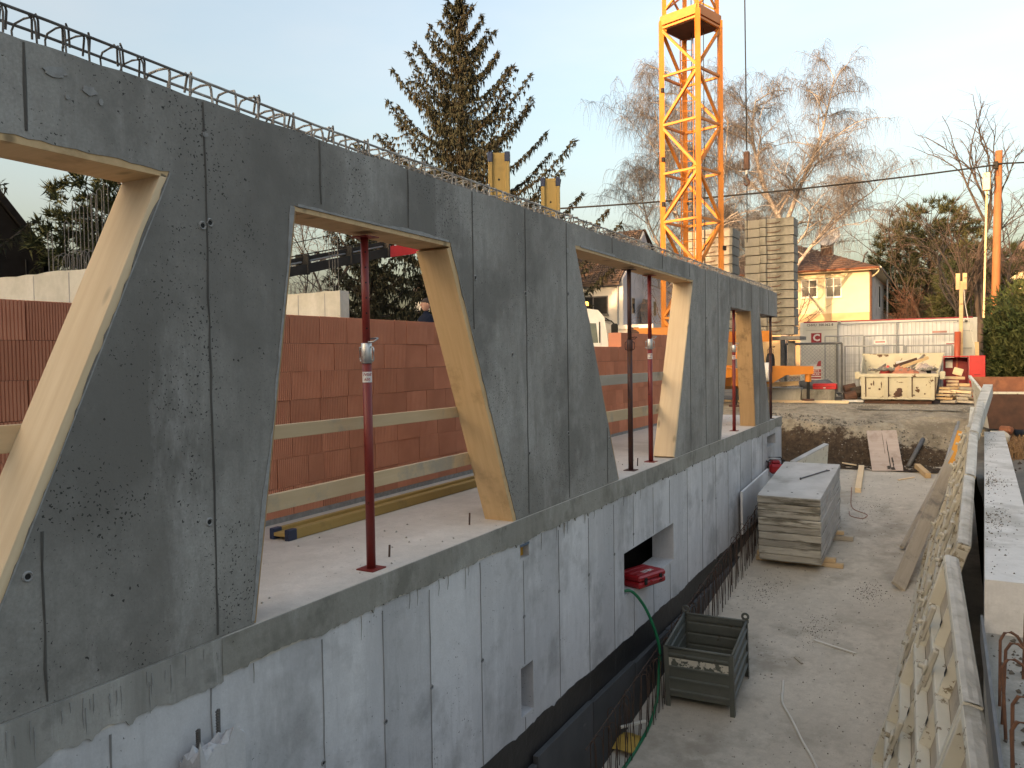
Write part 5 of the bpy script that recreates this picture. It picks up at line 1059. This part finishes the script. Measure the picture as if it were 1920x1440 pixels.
for j in range(6):
    ph_ = math.pi*.5*j/5
    for i in range(n1): th_ = 2*math.pi*i/n1; vs.append((.082*math.sin(ph_)*math.cos(th_), .102*math.sin(ph_)*math.sin(th_)-.012, 1.672+.118*math.cos(ph_)+(.03 if math.sin(th_) > .2 and j > 3 else 0)))
hs.add(vs, [(j*n1+i, j*n1+(i+1) % n1, (j+1)*n1+(i+1) % n1, (j+1)*n1+i) for j in range(5) for i in range(n1)]).build('hair', m_hair, pe, True)
for sx in (-1, 1):
    c = Vector((sx*.22,.15,.93)); hn = skinned('hand', [tuple(c+Vector(v)) for v in ((0,0,.03),(0,.02,-.03),(0.0,.03,-.075),(sx*.012,.035,-.08),(sx*-.014,.03,-.072),(sx*-.028,.025,-.06),(0.0,.04,-.115),(sx*.013,.045,-.115),(sx*-.014,.04,-.108),(sx*-.03,.033,-.09),(sx*-.03,.03,-.02),(sx*-.045,.05,-.05))], [(0,1),(1,2),(1,3),(1,4),(1,5),(2,6),(3,7),(4,8),(5,9),(1,10),(10,11)], [.028,.034,.010,.010,.010,.009,.008,.008,.008,.008,.012,.009], m_skin, pe, 1)
# ------------------------------------------------------------------ truck with loader crane
tk = thing('truck', 'white truck with lit beacon and dark loader crane behind the block wall', 'truck', (-7.35,26.3,-.1), R(24))
cab = MB().prism([(0,.95),(0,2.0),(-.12,2.85),(-.35,3.12),(-1.0,3.22),(-2.0,3.22),(-2.05,.95)], 'y', 0, 2.4).build('cab', m_white, tk); fixn(cab)
MB().prism([(-.35,1.95),(-.42,2.65),(-1.15,2.68),(-1.15,1.95)], 'y', -.006, .0).build('side_window', m_glassg, cab); MB().prism([(.012,2.0),(-.105,2.8),(-.115,2.8),(.0,2.0)], 'y', .15, 2.25).build('windscreen', m_glass, cab)
MB().prism([(-.30,1.0),(-.30,2.72),(-1.2,2.74),(-1.2,1.0)], 'y', -.003, .0).build('door', m_white, cab); MB().box(-.32,-.28,-.02,-.005,1.95,2.7).build('window_post', m_black, cab)
mr = MB().cbox(.10,.34,-.30,-.12,1.95,2.62,.05).build('mirror', m_black, tk); MB().cbox(.13,.31,-.28,-.10,1.55,1.9,.04).build('mirror', m_black, tk)
MB().tube([(-.1,-.0,2.75),(.1,-.15,2.72),(.22,-.2,2.6)], .025, 6).build('mirror_arm', m_black, tk); MB().tube([(-.05,-.0,1.55),(.1,-.15,1.7),(.2,-.2,1.8)], .02, 6).build('mirror_arm', m_black, tk)
MB().prism([(-.1,2.86),(.15,2.72),(.15,2.69),(-.08,2.80)], 'y', .1, 2.3).build('sun_visor', m_glass, tk)
MB().tube([(-.75,.35,3.2),(-.75,.35,3.3)], .07, 12).build('beacon_base', m_black, tk); MB().tube([(-.75,.35,3.3),(-.75,.35,3.42),(-.75,.35,3.45)], [.075,.07,.04], 12).build('beacon', m_beacon, tk, True)
MB().box(-9.0,-.1,.5,1.9,.6,.95).build('chassis', m_galvd, tk); MB().box(-9.2,-3.2,0,2.45,1.1,1.25).build('bed', m_woodg, tk); MB().cbox(-.05,.1,.1,2.3,.5,1.0,.04).build('bumper', m_white, tk)
for x in (-.9,-5.6,-7.0):
    for yy in (.05,2.05):
        w_ = MB().tube([(x,yy,.52),(x,yy+.32,.52)], .52, 24).build('wheel', m_black, tk); MB().tube([(x,yy-.01,.52),(x,yy+.33,.52)], .27, 16).build('rim', m_galv, w_)
MB().cbox(-3.0,-2.3,.5,1.9,1.0,2.2,.05).build('crane_base', m_redd, tk); MB().cbox(-2.85,-2.45,.95,1.5,2.2,4.6,.04).build('crane_column', m_redc, tk)
Mi = tk.matrix_basis.copy(); 
inv = (Matrix.Translation((-7.35,26.3,-.1)) @ Matrix.Rotation(R(24), 4, 'Z')).inverted()
W2 = lambda p: inv @ Vector(p)
p0_, p1_, p2_ = W2((-10.6,25.2,4.7)), W2((-12.2,19.9,4.73)), W2((-13.1,15.6,3.65))
p1b = W2((-11.3,22.6,5.3))
MB().beam(p0_, p1b, .30, .38).build('boom', m_redc, tk); MB().beam(p1b, p1_, .26, .34).build('boom', m_redc, tk)
MB().beam(p1_, p2_, .30, .26).build('boom_extension', m_black, tk); up_ = Vector((0,0,.30)); MB().beam(p1_+up_, p2_+up_, .12, .10).build('hydraulic_cylinder', m_black, tk)
MB().tube([p1_+Vector((.0,0,.21)), p2_+Vector((0,0,.21))], .035, 8).build('piston_rod', m_zinc, tk); MB().tube([p1_+Vector((.05,0,.42)), p2_+Vector((.05,0,.42))], .02, 6).build('hydraulic_line', m_black, tk)
for q in (.02,.35,.7,.97): c = p1_.lerp(p2_, q); MB().cbox(c.x-.2,c.x+.2,c.y-.06,c.y+.06,c.z-.15,c.z+.42,.02).build('boom_collar', m_black, tk)
MB().tube([p1_+Vector((0,0,.9)), p2_+Vector((0,0,.75))], .012, 5).build('cable', m_black, tk)
# ------------------------------------------------------------------ houses
def win(parent, x0, x1, z0, z1, y, mull=1, frame_m=None, cross=True):
    f = MB().box(x0-.06,x1+.06,y-.03,y+.02,z0-.06,z1+.06).build('window', frame_m or m_white, parent); MB().box(x0,x1,y-.036,y-.031,z0,z1).build('pane', m_glass, f)
    for i in range(1, mull+1): x = x0+(x1-x0)*i/(mull+1); MB().box(x-.03,x+.03,y-.05,y-.037,z0,z1).build('mullion', frame_m or m_white, f)
    if cross: MB().box(x0,x1,y-.048,y-.038,z0+.55*(z1-z0),z0+.58*(z1-z0)).build('glazing_bar', frame_m or m_white, f)
    MB().box(x0-.1,x1+.1,y-.12,y-.02,z0-.12,z0-.06).build('sill', frame_m or m_white, f)
# yellow house
hy = thing('house', 'sunlit yellow rendered house with red hipped roof behind the container', 'house', (-.9,52.6,-.1))
MB().box(-11,0,0,13,0,6.42).build('wall', m_hyel, hy); MB().box(-11.03,.03,-.03,13.03,0,3.9).build('plinth', m_hbase, hy)
MB().box(.002,.05,.35,13,.0,6.38).build('shade_toned_side', m_hshade, hy); MB().box(-.02,.10,-.06,.34,0,6.4).build('corner_trim', m_rustd, hy)  # grey sheet paints this yellow wall as lying in shade
ez = 6.55; ov = .55; e = [(-11-ov,-ov,ez),(ov,-ov,ez),(ov,13+ov,ez),(-11-ov,13+ov,ez)]; r0, r1 = (-5.6,4.5,9.1), (-5.6,8.5,9.1)
MB().add(e+[r0,r1], [(0,1,4),(1,2,5,4),(2,3,5),(3,0,4,5)]).build('roof', m_tiler, hy)
rows_m = MB()
for k in range(1,16):
    t = k/16; a = Vector(e[0]).lerp(Vector(r0), t); b = Vector(e[1]).lerp(Vector(r0), t); rows_m.beam(a+Vector((0,-.02,.02)), b+Vector((0,-.02,.02)), .05, .03)
rows_m.build('tile_rows', m_tiler, hy)
MB().box(-11-ov,ov,-ov,13+ov,ez-.13,ez-.01).build('eaves', m_hyel, hy); MB().tube([(-11-ov,-ov-.06,ez-.02),(ov,-ov-.06,ez-.02)], .07, 8).build('gutter', m_rust, hy); MB().tube([(ov+.06,-ov,ez-.02),(ov+.06,13+ov,ez-.02)], .07, 8).build('gutter', m_galv, hy)
MB().tube(curve([(ov,-ov+.2,ez-.05),(ov-.1,-.3,ez-.3),(.12,.1,ez-.5)]), .045, 8).build('downpipe', m_hyel, hy); MB().tube([(.5,7.5,ez-.1),(.5,7.5,0)], .06, 8).build('downpipe', m_galv, hy)
win(hy, -3.9, -3.05, 5.0, 6.0, 0, 1); win(hy, -2.45, -1.65, 4.95, 6.05, 0, 1); MB().box(-4.0,-1.45,-.12,-.01,6.10,6.24).build('cornice', m_hyel, hy)
f = MB().box(.052,.08,6.0,7.2,4.4,6.0).build('window', m_white, hy); MB().box(.082,.09,6.1,7.1,4.5,5.9).build('pane', m_glass, f)
ch = MB().box(-3.05,-2.35,1.8,2.6,7.3,8.6).build('chimney', m_rustd, hy); MB().tube([(-2.6,1.75,8.95),(-2.6,1.68,8.98)], .75, 24).build('satellite_dish', m_white, ch)
MB().tube([(-.5,1.2,6.9),(-.4,1.2,7.5),(-.2,1.2,7.7)], .06, 6).build('vent_pipe', m_galvd, hy)
# far right house
hr = thing('house', 'distant sunlit house with dark roof at the right picture edge', 'house', (7.0,70.5,-.1)); MB().box(0,12,0,9,0,7.4).build('wall', m_hyel, hr); MB().add([(-.5,-.5,7.4),(12.5,-.5,7.4),(12.5,9.5,7.4),(-.5,9.5,7.4),(2.5,4.5,11.5),(9,4.5,11.5)], [(0,1,5,4),(1,2,5),(2,3,4,5),(3,0,4),(0,3,2,1)]).build('roof', m_tiler, hr); win(hr,1.6,2.8,4.6,6.0,0); win(hr,5,6.2,4.6,6.0,0); MB().box(-.3,4,-1.2,-.0,6.6,6.8).build('cornice', m_hyel, hr)
# white house with gable
hw = thing('house', 'white house with steep shade-toned gable seen through the two prop opening', 'house', (-11.2,37.9,-.1)); GL, Gd = 13.0, 8.4
fixn(MB().prism([(0,0),(Gd,0),(Gd,5.4),(4.55,6.9),(3.27,8.2),(1.9,6.9),(0,5.4)], 'x', -GL, 0).build('wall', m_hwhite, hw)); MB().prism([(.0,0),(Gd,0),(Gd,5.35),(4.5,6.85),(3.27,8.12),(1.95,6.85),(0,5.35)], 'x', .001, .03).build('shade_toned_gable', MAT('render_shade_lilac', (.5,.5,.54), (.45,.45,.49), 1.5), hw)  # gable sheet tinted lilac to paint in the shade on this side
rf_ = MB().add([(-GL,-.35,5.18),(-.05,-.35,5.18),(-.05,3.27,8.3),(-GL,3.27,8.3),(-GL,-.35,5.05),(-.05,-.35,5.05),(-.05,3.27,8.17),(-GL,3.27,8.17)], [(0,1,2,3),(0,4,5,1),(1,5,6,2),(7,6,5,4)]).build('roof', m_tile, hw)
rows_m = MB()
for k in range(0,24): t = k/24; rows_m.beam((-GL,-.38+3.62*t,5.21+3.12*t), (-.05,-.38+3.62*t,5.21+3.12*t), .05, .05)
for k in range(0,44): x = -.2-k*.29; rows_m.beam((x,-.37,5.23), (x,3.24,8.34), .05, .03)
rows_m.build('tile_rows', m_tile, rf_ if False else hw)
fixn(MB().add([(-GL,3.27,8.3),(.1,3.27,8.3),(.1,Gd+.3,5.2),(-GL,Gd+.3,5.2)], [(0,1,2,3)]).build('roof', m_tile, hw))
win(hw,-2.35,-.85,3.65,4.5,0,1,m_galvd,False); MB().tube([(-.25,-.06,0),(-.25,-.06,5.2)], .05, 8).build('downpipe', m_galv, hw)
for y0 in (1.15,4.6): f = MB().box(.03,.06,y0,y0+.5,3.65,4.5).build('window', m_galv, hw); MB().box(.061,.065,y0+.06,y0+.44,3.7,4.45).build('pane', m_glass, f)
ds = MB().add([(.25+.12*((i-3)**2+(j-3)**2)/9-.1, 2.6+(i-3)*.24, 3.75+(j-3)*.24) for i in range(7) for j in range(7)], [(i*7+j,(i+1)*7+j,(i+1)*7+j+1,i*7+j+1) for i in range(6) for j in range(6) if not ((i in (0,5)) and (j in (0,5)))]).build('satellite_dish', m_galvd, hw); MB().tube([(.03,2.6,3.6),(.2,2.6,3.7)], .04, 6).build('dish_arm', m_galvd, ds)
MB().box(.03,2.2,-2,9,0,2.75).build('annex_wall', m_hwhite, hw); MB().box(-.0,2.3,-2.1,9.1,2.75,2.95).build('annex_parapet', m_hwhite, hw); MB().box(.6,1.9,-2.03,-2.0,1.2,2.3).build('annex_window', m_glass, hw)
# dark roofed house at left
hl = thing('house', 'house with steep dark roof at the left picture edge', 'house', (-24.6,16.9,-.1), R(62))
fixn(MB().prism([(.15,4.9),(-4.5,11.75),(-9.15,4.9),(-9,4.75),(-4.5,11.4),(0,4.75)], 'y', -.5, 10).build('roof', m_roofd, hl)); fixn(MB().prism([(-.35,0),(-.35,5.2),(-4.5,11.3),(-8.65,5.2),(-8.65,0)], 'y', 0, 9.6).build('wall', m_roofd, hl))
for k in range(9): MB().box(-.9-k*.9, -.88-k*.9, -.03, -.0, 0, 5.0+max(0, 5.2-abs(3.6-k*.9)*1.4)*.95).build('batten', m_void, hl)
# salmon house behind the spruce
hs_ = thing('house', 'salmon house glowing in evening sun behind the spruce', 'house', (-26,47,-.1)); MB().box(0,9,0,8,0,7).build('wall', m_hpink, hs_); fixn(MB().add([(-.4,-.4,7),(9.4,-.4,7),(9.4,8.4,7),(-.4,8.4,7),(2.5,4,10),(6.5,4,10)], [(0,1,5,4),(1,2,5),(2,3,4,5),(3,0,4),(0,3,2,1)]).build('roof', m_tiler, hs_)); win(hs_,1.2,2.4,3.6,5.2,0); win(hs_,4,5.2,3.6,5.2,0); win(hs_,6.6,7.8,3.6,5.2,0)
# neighbouring houses on the sun side of the site (they shade the pit)
def row_house(x, y, wd, h, label):
    t = thing('house', label, 'house', (x,y,-.1)); MB().box(0,wd,0,8,0,h).build('wall', m_hwhite, t); fixn(MB().add([(-.4,-.4,h),(wd+.4,-.4,h),(wd+.4,8.4,h),(-.4,8.4,h),(-.4,4,h+2.2),(wd+.4,4,h+2.2)], [(0,1,5,4),(1,2,5),(2,3,4,5),(3,0,4),(0,3,2,1)]).build('roof', m_tile, t))
    for i in range(int(wd/3)): win(t, .8+i*3, 2.0+i*3, 4.0, 5.4, 8.04)
row_house(-44,-20,18,10.2,'neighbouring house behind the viewer on the sunny side, largest'); row_house(-25,-20,12,8.6,'neighbouring house behind the viewer, middle of the row'); row_house(-12,-20,26,8.6,'neighbouring house behind the viewer, at the end of the row')

# ------------------------------------------------------------------ pole and wires
pol = thing('utility_pole', 'brown wooden utility pole with junction box and conduit', 'pole', (4.88,37.6,-.1)); MB().tube([(0,0,0),(.14,.05,9.5)], .18, 14, .13).build('shaft', m_pole, pol, True)
MB().cbox(-.42,-.16,-.16,.1,7.95,8.65,.02).build('junction_box', m_hyel, pol); MB().tube([(-.36,0,2.8),(-.27,0,8.0)], .04, 8).build('conduit', m_rail, pol); MB().tube(curve([(.1,-.15,8.9),(-.02,-.2,8.5),(0,-.2,8.0),(-.12,-.16,7.7),(-.28,-.1,7.8)]), .02, 5).build('cable_loop', m_black, pol); MB().cbox(-.06,.1,-.22,-.1,8.75,9.05,.02).build('clamp', m_black, pol)
def wire(a, b, sag, r, label, n=24): 
    a, b = Vector(a), Vector(b); tag(MB().tube([a.lerp(b, i/n) - Vector((0,0,sag*4*(i/n)*(1-i/n))) for i in range(n+1)], r, 5).build('overhead_wire', m_black), label, 'wire', 'overhead wires')
wire((4.98,37.45,8.82), (-22,22,7.05), .55, .035, 'thick black overhead cable running past the crane'); wire((4.98,37.45,8.85), (30,52,11.0), .3, .035, 'thick overhead cable leaving the pole to the right')
wire((9,60,9.6), (-16,52,8.4), .4, .014, 'thin lower overhead wire above the yellow house'); wire((9,60,10.0), (-16,52,9.0), .5, .008, 'faint thin wire above the yellow house')

# ------------------------------------------------------------------ trees
def leafset(name, quads, mat, parent):
    m = MB(); m.v = []; m.f = []
    for a, b, c in quads:
        i = len(m.v); m.v += [tuple(a), tuple(b), tuple(c)]; m.f.append((i, i+1, i+2))
    return m.build(name, mat, parent)
def rv(s=1.0): return Vector((random.gauss(0,s), random.gauss(0,s), random.gauss(0,s)))
def spruce(name, label, x, y, h, rmax, zlow, nbr, group=None, dens=1.0, mat=None, tw=.05):
    t = thing(name, label, 'tree', (x,y,-.1), 0, group); MB().tube([(0,0,0),(.05,0,h*.5),(0,.05,h)], [h*.016,h*.011,.02], 10).build('trunk', m_bark, t, True); tri = []; br = MB()
    for i in range(nbr):
        f = (i+random.random())/nbr; z = zlow + (h-zlow)*(f**.9); rr = rmax*(1-((z-zlow)/(h-zlow))**1.25)*random.uniform(.72,1.08)+.25; a = i*2.39996+random.uniform(-.3,.3)
        d = Vector((math.cos(a), math.sin(a), 0)); droop = .10 if f < .5 else .25; n = max(5, int(rr*5)); pts = []
        for k in range(n+1):
            q = k/n; pts.append(Vector((0,0,z)) + d*rr*q + Vector((0,0, rr*(droop*q + .42*q*q*(.6+f*.5) - .12*math.sin(q*3.14)))))
        br.tube(pts, .05*(.4+rr/rmax), 4, .012, caps=False); sidev = Vector((-d.y,d.x,0))
        for k in range(1, n+1):
            q = k/n; w_ = rr*.26*(1-q*.75)+.10
            for s in range(int(10*dens)):
                u = random.uniform(-1,1); p = pts[k]+sidev*u*w_+d*random.uniform(-.1,.1)-Vector((0,0,abs(u)*.08)); L = random.uniform(.12,.42)*(1.15-q*.45); dr = Vector((d.x*random.uniform(-.1,.35), d.y*random.uniform(-.1,.35), -1))+rv(.22); dr.normalize(); wv_ = dr.cross(rv()).normalized()*random.uniform(.02,tw)
                tri.append((p-wv_, p+wv_, p+dr*L))
            for s in range(int(6*dens)):
                p = pts[k]+rv(.04); dr = (d*.5+sidev*random.uniform(-1.1,1.1)+Vector((0,0,random.uniform(-.1,.5)))).normalized(); wv_ = dr.cross(rv()).normalized()*.035; tri.append((p-wv_, p+wv_, p+dr*random.uniform(.15,.32)))
    for k in range(50): z = h-random.random()*1.2; p = Vector((0,0,z)); dr = Vector((random.gauss(0,1),random.gauss(0,1),.9)).normalized(); wv_ = dr.cross(rv()).normalized()*.04; tri.append((p-wv_,p+wv_,p+dr*random.uniform(.2,.5)))
    br.build('branches', m_bark, t); leafset('crown', tri, mat or m_spruce, t); return t
spruce('spruce_tree', 'tall dark spruce with drooping twigs standing behind the wall', -17.4, 32.6, 18.7, 8.0, 1.5, 104, dens=2.1, tw=.06)
spruce('spruce_tree', 'dark spruce whose branch tip shows at the left picture edge', -20.3, 10.2, 11, 3.4, 2, 50)
spruce('spruce_tree', 'smaller dark spruce low behind the truck boom', -17.0, 25.0, 6.9, 2.6, .6, 56, dens=1.6)
spruce('spruce_tree', 'smaller dark spruce right of the truck boom', -13.6, 27.5, 6.2, 2.4, .6, 52, dens=1.6)
def pine(name, label, x, y, h, rx, rz, zc, n, mat, needle=.35):
    t = thing(name, label, 'tree', (x,y,-.1)); MB().tube([(0,0,0),(.1,0,h*.5),(0,.1,h*.9)], [.22,.16,.04], 8).build('trunk', m_bark, t, True); tri = []; br = MB()
    for i in range(n):
        while True:
            p = Vector((random.uniform(-1,1), random.uniform(-1,1), random.uniform(-1,1)))
            if .35 < p.length < 1 and fbm(p.x*2.2+x, p.z*2.2+y) > -.16: break
        c = Vector((p.x*rx, p.y*rx, zc+p.z*rz)); r = needle*random.uniform(.7,1.4)
        if i % 4 == 0: br.tube([(0,0,max(.5, c.z-.25*c.length*.5)), (c.x*.5,c.y*.5,c.z-.3), c], .03, 4, .012, caps=False)
        for k in range(26):
            d = (rv(1)+Vector((p.x,p.y,p.z+.5))*.8).normalized(); wv_ = d.cross(rv()).normalized()*.035; q = c+rv(.06); tri.append((q-wv_, q+wv_, q+d*r*random.uniform(.6,1.1)))
    br.build('branches', m_bark, t); leafset('crown', tri, mat, t); return t
pine('pine_tree', 'dense dark pine seen through the first opening', -21.0, 17.2, 8.6, 2.9, 3.0, 5.6, 620, m_pinel)
pine('pine_tree', 'broad dark green pine behind the yellow house and container', 2.1, 66.0, 12.2, 4.5, 6.0, 6.7, 1250, m_piner, .6)
pine('pine_tree', 'dark conifer mass low behind the container, right of the broad pine', 5.2, 49.0, 6.6, 3.0, 3.6, 3.6, 600, m_pinel, .5)
def bare(name, label, x, y, h, spread, droop, seed, lim=5, r0=.2, barkm=None, twm=None, lean=(0,0), fork=.25, twigs=5, cat='tree', group=None, upb=.35, tl=1.0, kids=(3,5), kmin=1):
    rng = random.Random(seed); t = thing(name, label, cat, (x,y,-.1), 0, group); tk_, tw_ = MB(), MB()
    def grow(p, d, L, r, lvl):
        n = 5; pts = [p]; dd = d.copy(); q = p
        for k in range(n):
            dd = (dd + Vector((rng.gauss(0,.13),rng.gauss(0,.13),rng.gauss(0,.06))) + Vector((0,0, upb*.16 if lvl < 3 else -.02))).normalized(); q = q + dd*L/n; pts.append(q)
        (tk_ if r > .012 else tw_).tube(pts, r, 6 if r > .05 else 4, r*.55, caps=False)
        if lvl >= lim:
            for s in range(twigs):
                k = rng.randint(1,n); b = pts[k]; e = (dd*.6+Vector((rng.gauss(0,.6),rng.gauss(0,.6),rng.gauss(0,.3)))).normalized(); LL = rng.uniform(.35,1.0)*tl; P = [b]
                for j in range(5): e = (e + Vector((0,0,-droop))).normalized(); P.append(P[-1]+e*LL/5*(1.6 if droop > .3 and j > 1 else 1))
                tw_.tube(P, .008, 3, .0035, caps=False)
            return
        m = rng.randint(*kids) if lvl else rng.randint(kids[0]+1, kids[1]+1)
        for c in range(m):
            k = rng.randint(2 if lvl else kmin, n); b = pts[k]; ax = Vector((rng.gauss(0,1),rng.gauss(0,1),rng.gauss(0,.35))); ax = (ax - dd*ax.dot(dd)).normalized()
            grow(b, (dd*(1-spread)+ax*spread+Vector((0,0,upb*.3))).normalized(), L*rng.uniform(.52,.78), r*rng.uniform(.42,.6), lvl+1)
        grow(pts[-1], (dd+Vector((rng.gauss(0,.25),rng.gauss(0,.25),0))).normalized(), L*.72, r*.55, lvl+1)
    grow(Vector((0,0,0)), Vector((lean[0],lean[1],1)).normalized(), h*.38, r0, 0)
    tk_.build('trunk', barkm or m_birch, t, True); tw_.build('twigs', twm or m_twigp, t); return t
def weeping(label, x, y, h, limbs, seed, dens=1.0):
    """weeping birch: a few steep limbs, side branches arching over, long hanging strands"""
    rng = random.Random(seed); t = thing('birch_tree', label, 'tree', (x,y,-.1), 0, 'bare birches'); tk_, tw_ = MB(), MB(); g = lambda s: rng.gauss(0, s)
    def strand(p, d, L):
        P = [p]; e = d.copy()
        for j in range(6): e = (e*.75 + Vector((g(.12), g(.12), -.42))).normalized(); P.append(P[-1]+e*L/6)
        tw_.tube(P, .0062, 3, .003, caps=False)
    def arch(p, d, L, r, lvl):
        n = 8; P = [p]; e = d.copy()
        for k in range(n): e = (e + Vector((g(.14), g(.14), g(.07) + (.05 if k < 3 else -.11)))).normalized(); P.append(P[-1]+e*L/n)
        (tk_ if r > .018 else tw_).tube(P, r, 5 if r > .03 else 4, r*.4, caps=False)
        for k in range(2, n+1):
            if lvl < 2:
                for c in range(1):
                    if rng.random() < (.85 if lvl == 0 else .42): arch(P[k], ((P[k]-P[k-1]).normalized()*.55 + Vector((g(.6), g(.6), .25+g(.25)))).normalized(), L*rng.uniform(.32,.55), r*.45, lvl+1)
            if lvl >= 1:
                for c in range(2 if rng.random() < .4*dens else (1 if rng.random() < .55 else 0)): strand(P[k]+Vector((g(.05),g(.05),0)), Vector((g(.8), g(.8), g(.35)+.15)).normalized(), rng.uniform(.5,1.7))
    def limb(P, r):
        tk_.tube(curve(P, 5), r, 7, r*.18, caps=False); C = curve(P, 6); n = len(C)
        for k in range(int(n*.26), n):
            q = k/n; arch(C[k], Vector((g(1), g(1), .55+.5*q)).normalized(), h*rng.uniform(.16,.26)*(1.15-.5*q), r*.34*(1.1-q*.6), 0)
    for P, r in limbs: limb([Vector(p) for p in P], r)
    tk_.build('trunk', m_birch, t, True); tw_.build('twigs', m_twigp, t)
weeping('bare weeping birch behind the crane mast', -9.6, 45.0, 17.5, [([(0,0,0),(.1,0,4),(-.3,.1,8),(-.6,.2,12),(-.4,.3,17.2)], .24), ([(0,0,3.5),(.9,.3,6.5),(1.5,.5,10),(2.0,.3,14.6)], .15), ([(0,.1,5),(-1.6,0,7.2),(-2.8,.2,9.6),(-3.4,.2,12.5)], .12), ([(-.3,.1,8),(-1.4,.1,10.5),(-1.9,.2,13.5),(-2.2,.2,15.6)], .11)], 5)
weeping('bare weeping birch right of the crane rope', -4.9, 47.0, 17, [([(0,0,0),(.05,0,5),(-.1,.1,8.5),(-1.1,.2,11),(-1.8,.3,14),(-1.6,.2,16)], .24), ([(-.1,0,8.3),(.9,.2,11),(1.9,.3,13.5),(2.6,.4,16.6)], .15), ([(0,0,5.5),(1.6,0,7.6),(3.2,.2,9.2),(4.6,.2,10.2)], .13), ([(0,0,4.5),(-1.3,.2,6.5),(-2.4,.1,9)], .11)], 12)
bare('bare_tree', 'tall bare tree with upright twigs beside the utility pole', 4.35, 39.4, 11.6, .36, .0, 21, 4, .22, m_bark, m_twig, upb=.7, twigs=3, kids=(2,3), group='bare trees on the right')
bare('bare_tree', 'slender bare birch above the broad pine', 2.6, 48.5, 12.4, .36, .25, 33, 4, .09, m_bark, m_twig, upb=.6, twigs=3, kids=(1,2), group='bare trees on the right')
bare('bare_tree', 'bare tree right of the utility pole', 6.4, 43.0, 10.0, .42, .05, 44, 4, .14, m_bark, m_twig, upb=.5, twigs=3, kids=(2,3), group='bare trees on the right')
bare('bare_tree', 'small sunlit bare tree between ballast stack and yellow house', -3.6, 38.0, 5.6, .4, -.05, 50, 2, .05, m_twig, m_twig, lean=(.35,0), upb=.5, twigs=4, kids=(1,2))
bare('bare_bush', 'reddish leafless bush above the container roof', 2.0, 40.0, 4.6, .45, -.05, 61, 3, .03, m_bush, m_bush, upb=.5, twigs=6, kids=(3,3), cat='bush')
bare('bare_tree', 'bare twiggy tree seen through the single prop opening', -19.5, 24.0, 10.5, .45, .1, 71, 4, .12, m_bark, m_twig, upb=.5, twigs=3, kids=(2,3))
bare('bare_tree', 'bare branches in front of the white gable', -8.0, 36.5, 6.4, .5, .4, 83, 3, .08, m_bark, m_twig, lean=(.1,0), upb=.3, twigs=5, kids=(2,2))
def hedge(name, label, x0, x1, y0, y1, h, n, mat, lump=.5, z0=0.0):
    t = thing(name, label, 'hedge', ((x0+x1)/2,(y0+y1)/2,-.1)); tri = []; cx, cy = (x0+x1)/2, (y0+y1)/2; st = MB()
    for i in range(n):
        u, v, z = random.random(), random.random(), random.random()**.8; xx = x0+(x1-x0)*u; yy = y0+(y1-y0)*v; top = h*(.82+.5*fbm(xx*.9, yy*.9)+.12*math.sin(xx*3+yy)); zz = z0+z*(top-z0)
        if fbm(xx*1.8+zz, yy*1.8+zz*1.3) < -.14: continue
        e = Vector((u-.5, v-.5, .25+z*.8)); p = Vector((xx-cx, yy-cy, zz))
        for k in range(9):
            d = (rv(.7)+e*1.2).normalized(); wv_ = d.cross(rv()).normalized()*.03; q = p+rv(.10); tri.append((q-wv_, q+wv_, q+d*random.uniform(.12,.3)))
    for i in range(6): st.tube([((i/5-.5)*(x1-x0)*.8,0,0),((i/5-.5)*(x1-x0)*.8+.1,0,h*.8)], .06, 6, .02)
    leafset('foliage', tri, mat, t); st.build('stems', m_bark, t); return t
hedge('hedge', 'dark green evergreen hedge at the right picture edge', 4.45, 8.5, 26.5, 31.5, 3.6, 5200, m_hedge)
pine('added_shade_tree', 'unseen columnar evergreen behind the viewer, added to shade the ballast', -12.75, -14.5, 15, .95, 9.0, 7.0, 1000, m_pinel, .4)  # unseen tree, added so that its shadow covers the front ballast stack
for o in bpy.data.objects:
    if o.parent is not None and o.name.split('.')[0] in ('twigs', 'branches', 'crown', 'foliage', 'tile_rows'): o['kind'] = 'stuff'
